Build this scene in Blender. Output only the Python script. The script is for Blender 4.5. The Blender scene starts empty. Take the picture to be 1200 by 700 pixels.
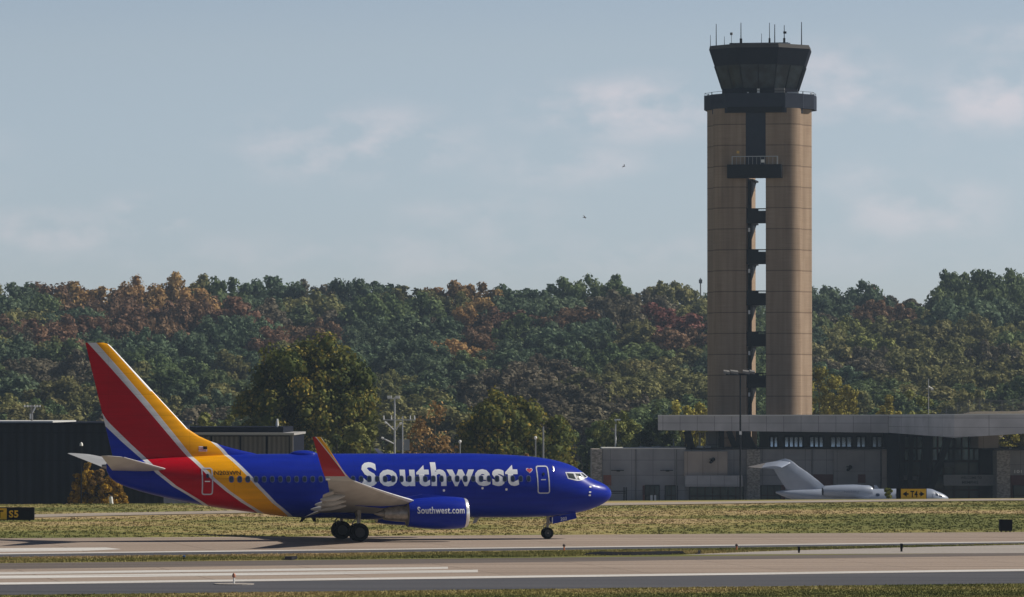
import bpy, bmesh, math, random
import numpy as np
from mathutils import Vector, Matrix
from mathutils.bvhtree import BVHTree

scene = bpy.context.scene
COL = scene.collection
R = math.radians
# ------------------------------------------------------------------ camera
CAM_H = 8.5            # a raised viewing spot beside the runway
FOC = 5640.0           # focal length in units of 1/1200 of the picture width
HOR = 474.0            # height of the horizon (same units)
cd = bpy.data.cameras.new("camera"); cam = bpy.data.objects.new("camera", cd); COL.objects.link(cam)
cam.location = (0, 0, CAM_H)
cam.rotation_euler = (R(90) + math.atan((HOR - 350) / FOC), 0, 0)
cd.sensor_width = 36.0; cd.lens = FOC / 1200 * 36
cd.clip_start = 1.0; cd.clip_end = 20000
scene.camera = cam
# ------------------------------------------------------------------ world, sun, exposure
SUN_EL, SUN_AZ = R(41), R(13.5)         # azimuth measured from +x towards +y
w = bpy.data.worlds.new("World"); scene.world = w; w.use_nodes = True
nt = w.node_tree; nt.nodes.clear()
def N(nt, t, **k):
    n = nt.nodes.new(t)
    for a, b in k.items(): setattr(n, a, b)
    return n
out = N(nt, 'ShaderNodeOutputWorld'); bg = N(nt, 'ShaderNodeBackground')
sky = N(nt, 'ShaderNodeTexSky', sky_type='NISHITA', sun_disc=False)
sky.sun_elevation = SUN_EL; sky.sun_rotation = R(90) - SUN_AZ
sky.altitude = 100; sky.air_density = 0.9; sky.dust_density = 0.6; sky.ozone_density = 3.0
tc = N(nt, 'ShaderNodeTexCoord')
L = nt.links.new
mp = N(nt, 'ShaderNodeMapping'); mp.inputs['Scale'].default_value = (1.0, 1.0, 1.9)
no = N(nt, 'ShaderNodeTexNoise'); no.inputs['Scale'].default_value = 62; no.inputs['Detail'].default_value = 7
no.inputs['Roughness'].default_value = 0.55
cr = N(nt, 'ShaderNodeValToRGB')
cr.color_ramp.elements[0].position = 0.42; cr.color_ramp.elements[0].color = (0, 0, 0, 1)
cr.color_ramp.elements[1].position = 0.66; cr.color_ramp.elements[1].color = (1, 1, 1, 1)
L(tc.outputs['Generated'], mp.inputs['Vector']); L(mp.outputs[0], no.inputs['Vector']); L(no.outputs['Fac'], cr.inputs[0])
# faint cloud banks low over the hill: soft patches of the sky dome, each broken up by the noise
total = None
for ax, az, rx, rz, am in ((420, 168, 110, 34, .75), (355, 190, 60, 20, .55), (735, 128, 100, 30, .9), (670, 195, 90, 22, .45), (980, 100, 60, 40, .7), (1060, 130, 70, 34, .5), (1165, 115, 60, 34, .85),
                           (175, 252, 44, 20, .85), (55, 270, 90, 20, .6), (560, 255, 90, 24, .35), (1075, 245, 90, 30, .6), (1180, 45, 60, 14, .5), (1010, 215, 60, 24, .4), (600, 300, 500, 26, .28),
                           (-300, 190, 200, 50, .8), (1500, 160, 220, 60, .8), (-700, 120, 200, 60, .7), (2000, 120, 260, 60, .7)):
    c = Vector(((ax - 600) / FOC, 1.0, (HOR - az) / FOC)).normalized()
    sb = N(nt, 'ShaderNodeVectorMath', operation='SUBTRACT'); sb.inputs[1].default_value = c; L(tc.outputs['Generated'], sb.inputs[0])
    ml = N(nt, 'ShaderNodeVectorMath', operation='MULTIPLY'); ml.inputs[1].default_value = (FOC / rx, FOC / rx, FOC / rz); L(sb.outputs[0], ml.inputs[0])
    le = N(nt, 'ShaderNodeVectorMath', operation='LENGTH'); L(ml.outputs[0], le.inputs[0])
    mr = N(nt, 'ShaderNodeMapRange', interpolation_type='SMOOTHSTEP'); mr.inputs['From Min'].default_value = 0.2; mr.inputs['From Max'].default_value = 1.9; mr.inputs['To Min'].default_value = am; mr.inputs['To Max'].default_value = 0
    L(le.outputs['Value'], mr.inputs[0])
    if total is None: total = mr.outputs[0]
    else:
        mxn = N(nt, 'ShaderNodeMath', operation='MAXIMUM'); L(total, mxn.inputs[0]); L(mr.outputs[0], mxn.inputs[1]); total = mxn.outputs[0]
mul = N(nt, 'ShaderNodeMath', operation='MULTIPLY'); L(cr.outputs[0], mul.inputs[0]); L(total, mul.inputs[1])
m2 = N(nt, 'ShaderNodeMath', operation='MULTIPLY'); m2.inputs[1].default_value = 0.50; L(mul.outputs[0], m2.inputs[0])
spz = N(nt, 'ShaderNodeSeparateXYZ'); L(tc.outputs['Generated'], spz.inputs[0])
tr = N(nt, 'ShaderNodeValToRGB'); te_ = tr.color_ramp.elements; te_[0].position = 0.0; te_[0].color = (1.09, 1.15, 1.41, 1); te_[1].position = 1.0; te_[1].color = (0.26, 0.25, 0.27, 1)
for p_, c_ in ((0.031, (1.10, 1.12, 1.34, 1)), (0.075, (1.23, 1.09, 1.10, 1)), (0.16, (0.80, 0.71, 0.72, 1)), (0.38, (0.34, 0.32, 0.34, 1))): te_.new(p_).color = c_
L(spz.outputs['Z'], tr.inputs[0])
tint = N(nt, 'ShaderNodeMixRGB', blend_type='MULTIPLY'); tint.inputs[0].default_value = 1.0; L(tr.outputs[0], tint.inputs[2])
mix = N(nt, 'ShaderNodeMixRGB'); mix.inputs[2].default_value = (10.6, 9.0, 9.1, 1)
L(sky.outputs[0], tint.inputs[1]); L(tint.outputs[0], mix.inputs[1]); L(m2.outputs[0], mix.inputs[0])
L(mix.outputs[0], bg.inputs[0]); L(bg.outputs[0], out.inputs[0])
bg.inputs[1].default_value = 0.088
sd = bpy.data.lights.new("sun", 'SUN'); sun = bpy.data.objects.new("sun", sd); COL.objects.link(sun)
sd.energy = 5.0; sd.angle = R(0.5); sd.color = (1.0, 0.93, 0.82)
sdir = Vector((math.cos(SUN_EL) * math.cos(SUN_AZ), math.cos(SUN_EL) * math.sin(SUN_AZ), math.sin(SUN_EL)))
sun.rotation_euler = sdir.to_track_quat('Z', 'Y').to_euler()
vs = scene.view_settings
vs.view_transform = 'Standard'; vs.look = 'None'; vs.gamma = 1.0; vs.exposure = 0.0; vs.use_curve_mapping = False
scene.cycles.max_bounces = 6; scene.cycles.diffuse_bounces = 3; scene.cycles.glossy_bounces = 3
scene.cycles.transmission_bounces = 4; scene.cycles.volume_bounces = 0

# ------------------------------------------------------------------ helpers
def px(x, y, D):
    """world point that the picture shows at (x, y) when it stands D metres away"""
    return Vector(((x - 600) / FOC * D, D, CAM_H + (HOR - y) / FOC * D))
def gx(x, y, z=0.0):
    """ground point seen at picture position (x, y)"""
    D = (CAM_H - z) * FOC / (y - HOR)
    return Vector(((x - 600) / FOC * D, D, z))

def mat(name, col, rough=0.6, metal=0.0, var=0.0, scale=3.0, stretch=(1, 1, 1), col2=None, bump=0.0, spec=0.5, coat=0.0, lo=0.35, hi=0.68, detail=5):
    m = bpy.data.materials.new(name); m.use_nodes = True
    nt = m.node_tree; b = nt.nodes['Principled BSDF']
    b.inputs['Roughness'].default_value = rough; b.inputs['Metallic'].default_value = metal
    b.inputs['Specular IOR Level'].default_value = spec
    if coat: b.inputs['Coat Weight'].default_value = coat; b.inputs['Coat Roughness'].default_value = 0.08
    c = (*col, 1)
    b.inputs['Base Color'].default_value = c
    if var or col2:
        tc = N(nt, 'ShaderNodeTexCoord'); mp = N(nt, 'ShaderNodeMapping'); mp.inputs['Scale'].default_value = stretch
        no = N(nt, 'ShaderNodeTexNoise'); no.inputs['Scale'].default_value = scale; no.inputs['Detail'].default_value = detail
        cr = N(nt, 'ShaderNodeValToRGB')
        a = tuple(x * (1 - var) for x in col); d = tuple(min(1, x * (1 + var)) for x in (col2 or col))
        cr.color_ramp.elements[0].position = lo; cr.color_ramp.elements[0].color = (*a, 1)
        cr.color_ramp.elements[1].position = hi; cr.color_ramp.elements[1].color = (*d, 1)
        L = nt.links.new
        L(tc.outputs['Object'], mp.inputs[0]); L(mp.outputs[0], no.inputs['Vector']); L(no.outputs['Fac'], cr.inputs[0])
        L(cr.outputs[0], b.inputs['Base Color'])
        if bump:
            bp = N(nt, 'ShaderNodeBump'); bp.inputs['Strength'].default_value = bump; bp.inputs['Distance'].default_value = 0.05
            L(no.outputs['Fac'], bp.inputs['Height']); L(bp.outputs[0], b.inputs['Normal'])
    return m

class MB:
    """collects shapes, then becomes ONE mesh object"""
    def __init__(s): s.v = []; s.f = []; s.m = []
    def add(s, vs, fs, mi=0):
        o = len(s.v); s.v += [tuple(v) for v in vs]
        s.f += [tuple(i + o for i in f) for f in fs]; s.m += [mi] * len(fs); return s
    def box(s, c, d, rz=0.0, mi=0):
        x, y, z = d[0] / 2, d[1] / 2, d[2] / 2; ca, sa = math.cos(rz), math.sin(rz)
        P = [(-x, -y, -z), (x, -y, -z), (x, y, -z), (-x, y, -z), (-x, -y, z), (x, -y, z), (x, y, z), (-x, y, z)]
        P = [(c[0] + p[0] * ca - p[1] * sa, c[1] + p[0] * sa + p[1] * ca, c[2] + p[2]) for p in P]
        return s.add(P, [(0, 3, 2, 1), (4, 5, 6, 7), (0, 1, 5, 4), (1, 2, 6, 5), (2, 3, 7, 6), (3, 0, 4, 7)], mi)
    def bb(s, x0, x1, y0, y1, z0, z1, mi=0):
        return s.box(((x0 + x1) / 2, (y0 + y1) / 2, (z0 + z1) / 2), (abs(x1 - x0), abs(y1 - y0), abs(z1 - z0)), 0, mi)
    def tube(s, p0, p1, r0, r1=None, n=10, mi=0):
        r1 = r0 if r1 is None else r1
        p0 = Vector(p0); p1 = Vector(p1); d = (p1 - p0).normalized()
        u = d.orthogonal().normalized(); v = d.cross(u)
        P = []
        for p, r in ((p0, r0), (p1, r1)):
            P += [p + (u * math.cos(2 * math.pi * i / n) + v * math.sin(2 * math.pi * i / n)) * r for i in range(n)]
        F = [(i, (i + 1) % n, n + (i + 1) % n, n + i) for i in range(n)] + [tuple(range(n - 1, -1, -1)), tuple(range(n, 2 * n))]
        return s.add(P, F, mi)
    def loft(s, rings, cap=True, mi=0, close=True):
        n = len(rings[0]); P = [p for r in rings for p in r]; F = []
        m = n if close else n - 1
        for k in range(len(rings) - 1):
            for i in range(m):
                j = (i + 1) % n
                F.append((k * n + i, k * n + j, (k + 1) * n + j, (k + 1) * n + i))
        if cap: F += [tuple(range(n - 1, -1, -1)), tuple(range((len(rings) - 1) * n, len(rings) * n))]
        return s.add(P, F, mi)
    def prism(s, poly, z0, z1, mi=0):
        return s.loft([[(x, y, z0) for x, y in poly], [(x, y, z1) for x, y in poly]], True, mi)
    def wallpoly(s, poly, y0, y1, mi=0):
        """outline in x-z given a depth from y0 to y1"""
        return s.loft([[(x, y0, z) for x, z in poly], [(x, y1, z) for x, z in poly]], True, mi)
    def build(s, name, mats, parent=None, smooth=False, fix=True, rot=None):
        me = bpy.data.meshes.new(name); me.from_pydata(s.v, [], s.f)
        for m in (mats if isinstance(mats, (list, tuple)) else [mats]): me.materials.append(m)
        if any(s.m): me.polygons.foreach_set('material_index', s.m)
        if fix:
            bm = bmesh.new(); bm.from_mesh(me); bmesh.ops.recalc_face_normals(bm, faces=bm.faces); bm.to_mesh(me); bm.free()
        if smooth: me.shade_auto_smooth(R(35)) if hasattr(me, 'shade_auto_smooth') else None
        if smooth:
            me.polygons.foreach_set('use_smooth', [True] * len(me.polygons))
            try: me.set_sharp_from_angle(angle=R(38))
            except Exception: pass
        o = bpy.data.objects.new(name, me); COL.objects.link(o)
        if parent is not None: o.parent = parent
        return o
def tag(o, label=None, cat=None, group=None, kind=None):
    if label: o['label'] = label
    if cat: o['category'] = cat
    if group: o['group'] = group
    if kind: o['kind'] = kind
    return o
def empty(name, loc, rz=0.0, label=None, cat=None, group=None):
    o = bpy.data.objects.new(name, None); COL.objects.link(o); o.location = loc; o.rotation_euler = (0, 0, rz)
    o.empty_display_size = 0.5
    return tag(o, label, cat, group)
def kids(o): return [c for c in bpy.data.objects if c.parent == o]
def copy_tree(o, parent=None):
    c = o.copy(); COL.objects.link(c); c.parent = parent
    for ch in kids(o): copy_tree(ch, c)
    return c
_fonts = {}
def text_mesh(txt, bold=0.0, res=3):
    """outline of a word as flat triangles: width and height both start at 0, cap height near 0.7"""
    cu = bpy.data.curves.new('lettering', 'FONT'); cu.body = txt; cu.resolution_u = res; cu.offset = bold
    cu.space_character = 1.0 + bold * 3.0
    o = bpy.data.objects.new('lettering', cu); COL.objects.link(o)
    dg = bpy.context.evaluated_depsgraph_get(); me = bpy.data.meshes.new_from_object(o.evaluated_get(dg))
    bpy.data.objects.remove(o); bpy.data.curves.remove(cu)
    bm = bmesh.new(); bm.from_mesh(me); bpy.data.meshes.remove(me)
    bmesh.ops.triangulate(bm, faces=bm.faces)
    return bm
def fit_text(txt, x0, x1, z0, z1, bold=0.0, step=0.0, res=3):
    """bmesh of a word in a plane (x, y) scaled to fill the given rectangle; step cuts it so it can wrap round a curve"""
    bm = text_mesh(txt, bold, res)
    xs = [v.co.x for v in bm.verts]; ys = [v.co.y for v in bm.verts]
    a, b, c, d = min(xs), max(xs), min(ys), max(ys)
    for v in bm.verts:
        v.co = Vector((x0 + (v.co.x - a) / (b - a) * (x1 - x0), z0 + (v.co.y - c) / (d - c) * (z1 - z0), 0))
    if step:
        z = z0 + step
        while z < z1:
            bmesh.ops.bisect_plane(bm, geom=bm.verts[:] + bm.edges[:] + bm.faces[:], plane_co=(0, z, 0), plane_no=(0, 1, 0)); z += step
    return bm
def bm_object(bm, name, m, parent=None):
    me = bpy.data.meshes.new(name); bm.to_mesh(me); bm.free(); me.materials.append(m)
    o = bpy.data.objects.new(name, me); COL.objects.link(o)
    if parent is not None: o.parent = parent
    return o
def flat_text(txt, org, ux, width, height, m, parent=None, bold=0.0, name='lettering', normal_off=0.0):
    """a word on a vertical face: org is its lower left corner, ux the reading direction (horizontal)"""
    bm = fit_text(txt, 0, width, 0, height, bold)
    ux = Vector(ux).normalized()
    for v in bm.verts: v.co = Vector(org) + ux * v.co.x + Vector((0, 0, 1)) * v.co.y
    return bm_object(bm, name, m, parent)
# ------------------------------------------------------------------ terrain
def sstep(t):
    t = np.clip(t, 0, 1); return t * t * (3 - 2 * t)
def terrain(X, Y):
    X = np.asarray(X, float); Y = np.asarray(Y, float)
    Yc = 418 + 0.326 * np.clip(X, -300, 300)                    # edge of the airfield plateau
    z = -5.9 * sstep((Y - Yc) / 110.0)
    z = z + 33 * np.clip((Y - 900) / 540.0, 0, 1.0) ** 1.05 - 6 * sstep((Y - 1450) / 300)       # wooded hill
    z = z + 2.2 * np.sin(X / 60 + 0.7) * sstep((Y - 1000) / 300)
    bank = sstep((Y - 800) / 45.0) * sstep((905 - Y) / 25.0) * sstep((X - 56) / 30.0)
    z = z + bank * (13.5 + 0.5 * np.sin(X / 5.0) + 0.3 * np.sin(X / 2.1))
    return z
def tz(x, y): return float(terrain(x, y))
xs = np.concatenate([np.linspace(-900, -240, 23), np.linspace(-228, -84, 20), np.linspace(-80, 80, 81), np.linspace(84, 228, 20), np.linspace(240, 900, 23)])
ys = np.concatenate([np.linspace(-200, 130, 20), np.linspace(136, 296, 81), np.linspace(297.5, 440, 96), np.linspace(446, 960, 90), np.linspace(972, 1500, 45), np.linspace(1520, 2300, 24)])
XX, YY = np.meshgrid(xs, ys); ZZ = terrain(XX, YY)
nx, ny = len(xs), len(ys)
vv = np.stack([XX, YY, ZZ], -1).reshape(-1, 3)
I = (np.arange(ny - 1)[:, None] * nx + np.arange(nx - 1)[None, :]).ravel()
ff = np.stack([I, I + 1, I + nx + 1, I + nx], -1)
HEAD = R(12.9)                                                   # direction of the taxiway and the runway
rng = np.random.default_rng(7)
def vnoise(x, y, s, seed=0):
    """smooth value noise on the ground"""
    g = np.random.default_rng(seed).random((64, 64)); x = np.asarray(x) / s; y = np.asarray(y) / s
    i = np.floor(x).astype(int); j = np.floor(y).astype(int); u = x - i; v = y - j; u = u * u * (3 - 2 * u); v = v * v * (3 - 2 * v)
    a = g[i % 64, j % 64]; b = g[(i + 1) % 64, j % 64]; c = g[i % 64, (j + 1) % 64]; d = g[(i + 1) % 64, (j + 1) % 64]
    return (a * (1 - u) + b * u) * (1 - v) + (c * (1 - u) + d * u) * v
def along(X, Y):
    c, s = math.cos(HEAD), math.sin(HEAD); return X * c + Y * s, -X * s + Y * c
# where the grass is green and where it has dried: strips along the taxiway
def TONE(u, v, X, Y):
    t = np.zeros_like(u)
    k = np.array([[100, -.12], [190, -.08], [205, -.05], [222, -.06], [250, -.05], [308, -.12], [318, -.06], [334, .10], [344, -.04], [351, -.10], [357, .10], [365, .24], [371, .10], [380, -.06], [392, -.12], [405, -.02], [430, -.02]])
    v = v + 7 * (vnoise(u, v * 0 + 5, 55, 9) - .5)
    t = t - 0.24 * np.clip((X - 10) / 16, 0, 1) * np.clip(1 - abs(v - 331) / 22, 0, 1) ** .5 + .06 * np.clip(1 - abs(X + 8) / 30, 0, 1)
    return t + np.interp(v - 0.0, k[:, 0], k[:, 1])
def grass_tone(X, Y):
    u, v = along(X, Y)
    t = 0.5 * vnoise(u, v * 3.2, 22, 1) + 0.3 * vnoise(u, v * 2.0, 7, 2) + 0.2 * vnoise(u, v, 2.6, 3)
    return ((t - 0.5) * 0.75 + TONE(u, v, X, Y)) * 2.1 + 0.36
GRASS_RAMP = [(0.0, (0.130, 0.140, 0.040)), (0.3, (0.235, 0.215, 0.072)), (0.5, (0.32, 0.262, 0.110)), (0.75, (0.385, 0.285, 0.150)), (1.0, (0.45, 0.345, 0.205))]
def ground_mat():
    m = bpy.data.materials.new('turf_soil'); m.use_nodes = True; nt = m.node_tree; b = nt.nodes['Principled BSDF']
    b.inputs['Roughness'].default_value = 0.95; b.inputs['Specular IOR Level'].default_value = 0.1
    tc = N(nt, 'ShaderNodeTexCoord'); mp = N(nt, 'ShaderNodeMapping'); mp.inputs['Rotation'].default_value = (0, 0, -HEAD)
    mp.inputs['Scale'].default_value = (0.35, 1.0, 1.0)
    a = N(nt, 'ShaderNodeTexNoise'); a.inputs['Scale'].default_value = 0.30; a.inputs['Detail'].default_value = 8; a.inputs['Roughness'].default_value = 0.66
    c = N(nt, 'ShaderNodeTexNoise'); c.inputs['Scale'].default_value = 2.2; c.inputs['Detail'].default_value = 5
    r1 = N(nt, 'ShaderNodeValToRGB'); e = r1.color_ramp.elements
    e[0].position = 0; e[0].color = (*GRASS_RAMP[0][1], 1); e[1].position = 1; e[1].color = (*GRASS_RAMP[-1][1], 1)
    for p_, c_ in GRASS_RAMP[1:-1]: e.new(p_).color = (*c_, 1)
    at = N(nt, 'ShaderNodeAttribute', attribute_name='tone')
    av = N(nt, 'ShaderNodeMath', operation='MULTIPLY_ADD'); av.inputs[1].default_value = 0.6; nt.links.new(a.outputs['Fac'], av.inputs[0])
    sb = N(nt, 'ShaderNodeMath', operation='SUBTRACT'); sb.inputs[1].default_value = 0.30; nt.links.new(at.outputs['Fac'], sb.inputs[0]); nt.links.new(sb.outputs[0], av.inputs[2])
    mx = N(nt, 'ShaderNodeMixRGB', blend_type='MULTIPLY'); mx.inputs[0].default_value = 0.32
    r2 = N(nt, 'ShaderNodeValToRGB'); r2.color_ramp.elements[0].position = 0.3; r2.color_ramp.elements[0].color = (0.55, 0.56, 0.52, 1)
    r2.color_ramp.elements[1].position = 0.66; r2.color_ramp.elements[1].color = (1.18, 1.15, 1.08, 1)
    L = nt.links.new
    L(tc.outputs['Object'], mp.inputs[0]); L(mp.outputs[0], a.inputs['Vector']); L(mp.outputs[0], c.inputs['Vector'])
    L(av.outputs[0], r1.inputs[0]); L(c.outputs['Fac'], r2.inputs[0]); L(r1.outputs[0], mx.inputs[1]); L(r2.outputs[0], mx.inputs[2])
    sp = N(nt, 'ShaderNodeSeparateXYZ'); L(tc.outputs['Object'], sp.inputs[0])
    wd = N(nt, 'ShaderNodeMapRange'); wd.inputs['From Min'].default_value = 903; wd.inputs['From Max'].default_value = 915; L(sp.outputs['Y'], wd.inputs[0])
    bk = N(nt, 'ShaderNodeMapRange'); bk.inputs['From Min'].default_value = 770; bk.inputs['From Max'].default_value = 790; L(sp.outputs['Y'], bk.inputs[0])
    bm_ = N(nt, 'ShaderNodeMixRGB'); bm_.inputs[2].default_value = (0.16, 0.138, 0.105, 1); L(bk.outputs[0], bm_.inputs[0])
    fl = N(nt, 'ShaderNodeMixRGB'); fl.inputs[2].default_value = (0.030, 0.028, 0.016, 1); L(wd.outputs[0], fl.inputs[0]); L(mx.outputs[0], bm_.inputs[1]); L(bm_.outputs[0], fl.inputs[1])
    L(fl.outputs[0], b.inputs['Base Color'])
    return m
M_soil = ground_mat()
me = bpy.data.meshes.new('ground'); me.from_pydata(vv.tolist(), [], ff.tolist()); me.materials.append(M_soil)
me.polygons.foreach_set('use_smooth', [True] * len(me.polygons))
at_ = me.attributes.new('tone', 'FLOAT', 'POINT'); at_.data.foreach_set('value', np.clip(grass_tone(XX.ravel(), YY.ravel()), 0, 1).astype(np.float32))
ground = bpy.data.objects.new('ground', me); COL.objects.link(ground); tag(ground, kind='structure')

# ------------------------------------------------------------------ paved surfaces
def paved(name, col, col2, rough=0.85, joints=0.0):
    m = bpy.data.materials.new(name); m.use_nodes = True; nt = m.node_tree; b = nt.nodes['Principled BSDF']
    b.inputs['Roughness'].default_value = rough; b.inputs['Specular IOR Level'].default_value = 0.25
    tc = N(nt, 'ShaderNodeTexCoord'); mp = N(nt, 'ShaderNodeMapping'); mp.inputs['Rotation'].default_value = (0, 0, -HEAD)
    mp.inputs['Scale'].default_value = (0.05, 1.0, 1.0)
    a = N(nt, 'ShaderNodeTexNoise'); a.inputs['Scale'].default_value = 0.45; a.inputs['Detail'].default_value = 8; a.inputs['Roughness'].default_value = 0.65
    f = N(nt, 'ShaderNodeTexNoise'); f.inputs['Scale'].default_value = 6.0; f.inputs['Detail'].default_value = 4
    r1 = N(nt, 'ShaderNodeValToRGB'); e = r1.color_ramp.elements
    e[0].position = 0.30; e[0].color = (*col, 1); e[1].position = 0.66; e[1].color = (*col2, 1)
    mx = N(nt, 'ShaderNodeMixRGB', blend_type='OVERLAY'); mx.inputs[0].default_value = 0.40
    L = nt.links.new
    L(tc.outputs['Object'], mp.inputs[0]); L(mp.outputs[0], a.inputs['Vector']); L(tc.outputs['Object'], f.inputs['Vector'])
    L(a.outputs['Fac'], r1.inputs[0]); L(r1.outputs[0], mx.inputs[1]); L(f.outputs['Fac'], mx.inputs[2])
    last = mx.outputs[0]
    if joints:
        mp2 = N(nt, 'ShaderNodeMapping'); mp2.inputs['Rotation'].default_value = (0, 0, -HEAD)
        br = N(nt, 'ShaderNodeTexBrick'); br.offset = 0; br.inputs['Scale'].default_value = 1.0
        br.inputs['Brick Width'].default_value = joints; br.inputs['Row Height'].default_value = joints
        br.inputs['Mortar Size'].default_value = 0.05; br.inputs['Color1'].default_value = (1, 1, 1, 1); br.inputs['Color2'].default_value = (0.93, 0.93, 0.94, 1)
        br.inputs['Mortar'].default_value = (0.5, 0.48, 0.46, 1)
        mm = N(nt, 'ShaderNodeMixRGB', blend_type='MULTIPLY'); mm.inputs[0].default_value = 0.8
        L(tc.outputs['Object'], mp2.inputs[0]); L(mp2.outputs[0], br.inputs['Vector']); L(last, mm.inputs[1]); L(br.outputs['Color'], mm.inputs[2]); last = mm.outputs[0]
    L(last, b.inputs['Base Color'])
    return m
M_conc = paved('airfield_concrete', (0.215, 0.165, 0.130), (0.365, 0.292, 0.236), joints=7.6)
M_conc_l = paved('pale_concrete', (0.28, 0.25, 0.23), (0.35, 0.32, 0.29))
M_asph = paved('dark_asphalt', (0.034, 0.036, 0.044), (0.095, 0.094, 0.104))
M_asph_b = paved('worn_asphalt', (0.085, 0.07, 0.062), (0.15, 0.125, 0.11))
M_paint = paved('white_paint', (0.34, 0.31, 0.28), (0.68, 0.67, 0.65))
M_road = paved('road_concrete', (0.27, 0.225, 0.18), (0.36, 0.31, 0.26))

def ln(yl, yr, ext=1.0):
    """the ground line seen from (0, yl) to (1200, yr), carried on past both sides of the picture"""
    a, b = gx(0, yl), gx(1200, yr); d = b - a
    return a - d * ext, b + d * ext
def band(name, far, near, m, z, kind='structure', mesh=None):
    a, b = ln(*far); c, d = ln(*near)
    mb = MB(); P = [(*c[:2], z), (*d[:2], z), (*b[:2], z), (*a[:2], z)]
    mb.add(P, [(0, 1, 2, 3)])
    return tag(mb.build(name, m, fix=False), kind=kind)
def patch(name, pts, m, z):
    P = [gx(x, y) for x, y in pts]
    mb = MB(); mb.add([(p.x, p.y, z) for p in P], [tuple(range(len(P)))])
    o = mb.build(name, m, fix=False)
    me = o.data
    if me.polygons[0].normal.z < 0: me.flip_normals()
    return tag(o, kind='structure')
# near runway, seen from the far edge to the near edge
band('runway_shoulder_far', (660, 648), (667.5, 651.5), M_asph_b, 0.006)
band('runway', (667.3, 651.3), (685.5, 669.5), M_conc, 0.012)
band('runway_shoulder_near', (685.4, 669.4), (697.5, 683.8), M_asph, 0.008)
band('runway_edge_line', (683.0, 667.2), (685.4, 669.4), M_paint, 0.018)
patch('runway_marking', [(-900, 681.5), (-900, 684.6), (525, 667.0), (525, 664.6)], M_paint, 0.018)
patch('runway_marking', [(-900, 686.0), (-900, 690.2), (560, 671.0), (560, 668.0)], M_paint, 0.018)
# parallel taxiway that carries the airliner
band('taxiway', (631, 623.6), (649.8, 635.6), M_conc, 0.012)
band('taxiway_edge_line', (648.7, 634.7), (649.9, 635.7), M_paint, 0.018)
band('taxiway_shoulder', (649.5, 635.8), (653.2, 637.3), M_asph, 0.008)
patch('taxiway_marking', [(-900, 649), (-900, 657.5), (100, 645.8), (143, 643.9), (125, 641.9)], M_paint, 0.018)
# pavement between the median grass and the runway, from the right
patch('connector_pavement', [(800, 650.2), (880, 646.8), (936, 645.0), (1060, 641.5), (1200, 638.6), (1700, 631.2), (2300, 625), (2300, 635.6), (1700, 641.6), (1200, 648.3)], M_conc_l, 0.010)
# service road at the edge of the plateau
rd = [(-700, 629), (-300, 614), (0, 606), (130, 603.2), (264, 600.7), (420, 597.2), (560, 594.3), (700, 591.7), (860, 589.3), (1000, 587.6), (1200, 585.9), (1500, 584.0), (1900, 582.4)]
P = [gx(x, y) for x, y in rd]
mb = MB(); vsr = []
for i, p in enumerate(P):
    t = (P[min(i + 1, len(P) - 1)] - P[max(i - 1, 0)]).normalized(); n = Vector((-t.y, t.x, 0)) * 3.6
    vsr += [(p.x - n.x, p.y - n.y, 0.05), (p.x + n.x, p.y + n.y, 0.05)]
mb.add(vsr, [(2 * i, 2 * i + 2, 2 * i + 3, 2 * i + 1) for i in range(len(P) - 1)])
tag(mb.build('service_road', M_road, fix=False), kind='structure')
# apron in front of the terminal and the hangars, down behind the edge of the plateau
mb = MB(); 
yy = [545, 580, 620, 660, 700, 740]
for j, y in enumerate(yy):
    for x in np.linspace(-20, 240, 14): mb.v.append((x, y, tz(x, y) + 0.06))
for j in range(len(yy) - 1):
    for i in range(13): mb.f.append((j * 14 + i, j * 14 + i + 1, (j + 1) * 14 + i + 1, (j + 1) * 14 + i)); mb.m.append(0)
tag(mb.build('apron', M_conc_l, fix=False), kind='structure')

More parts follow.
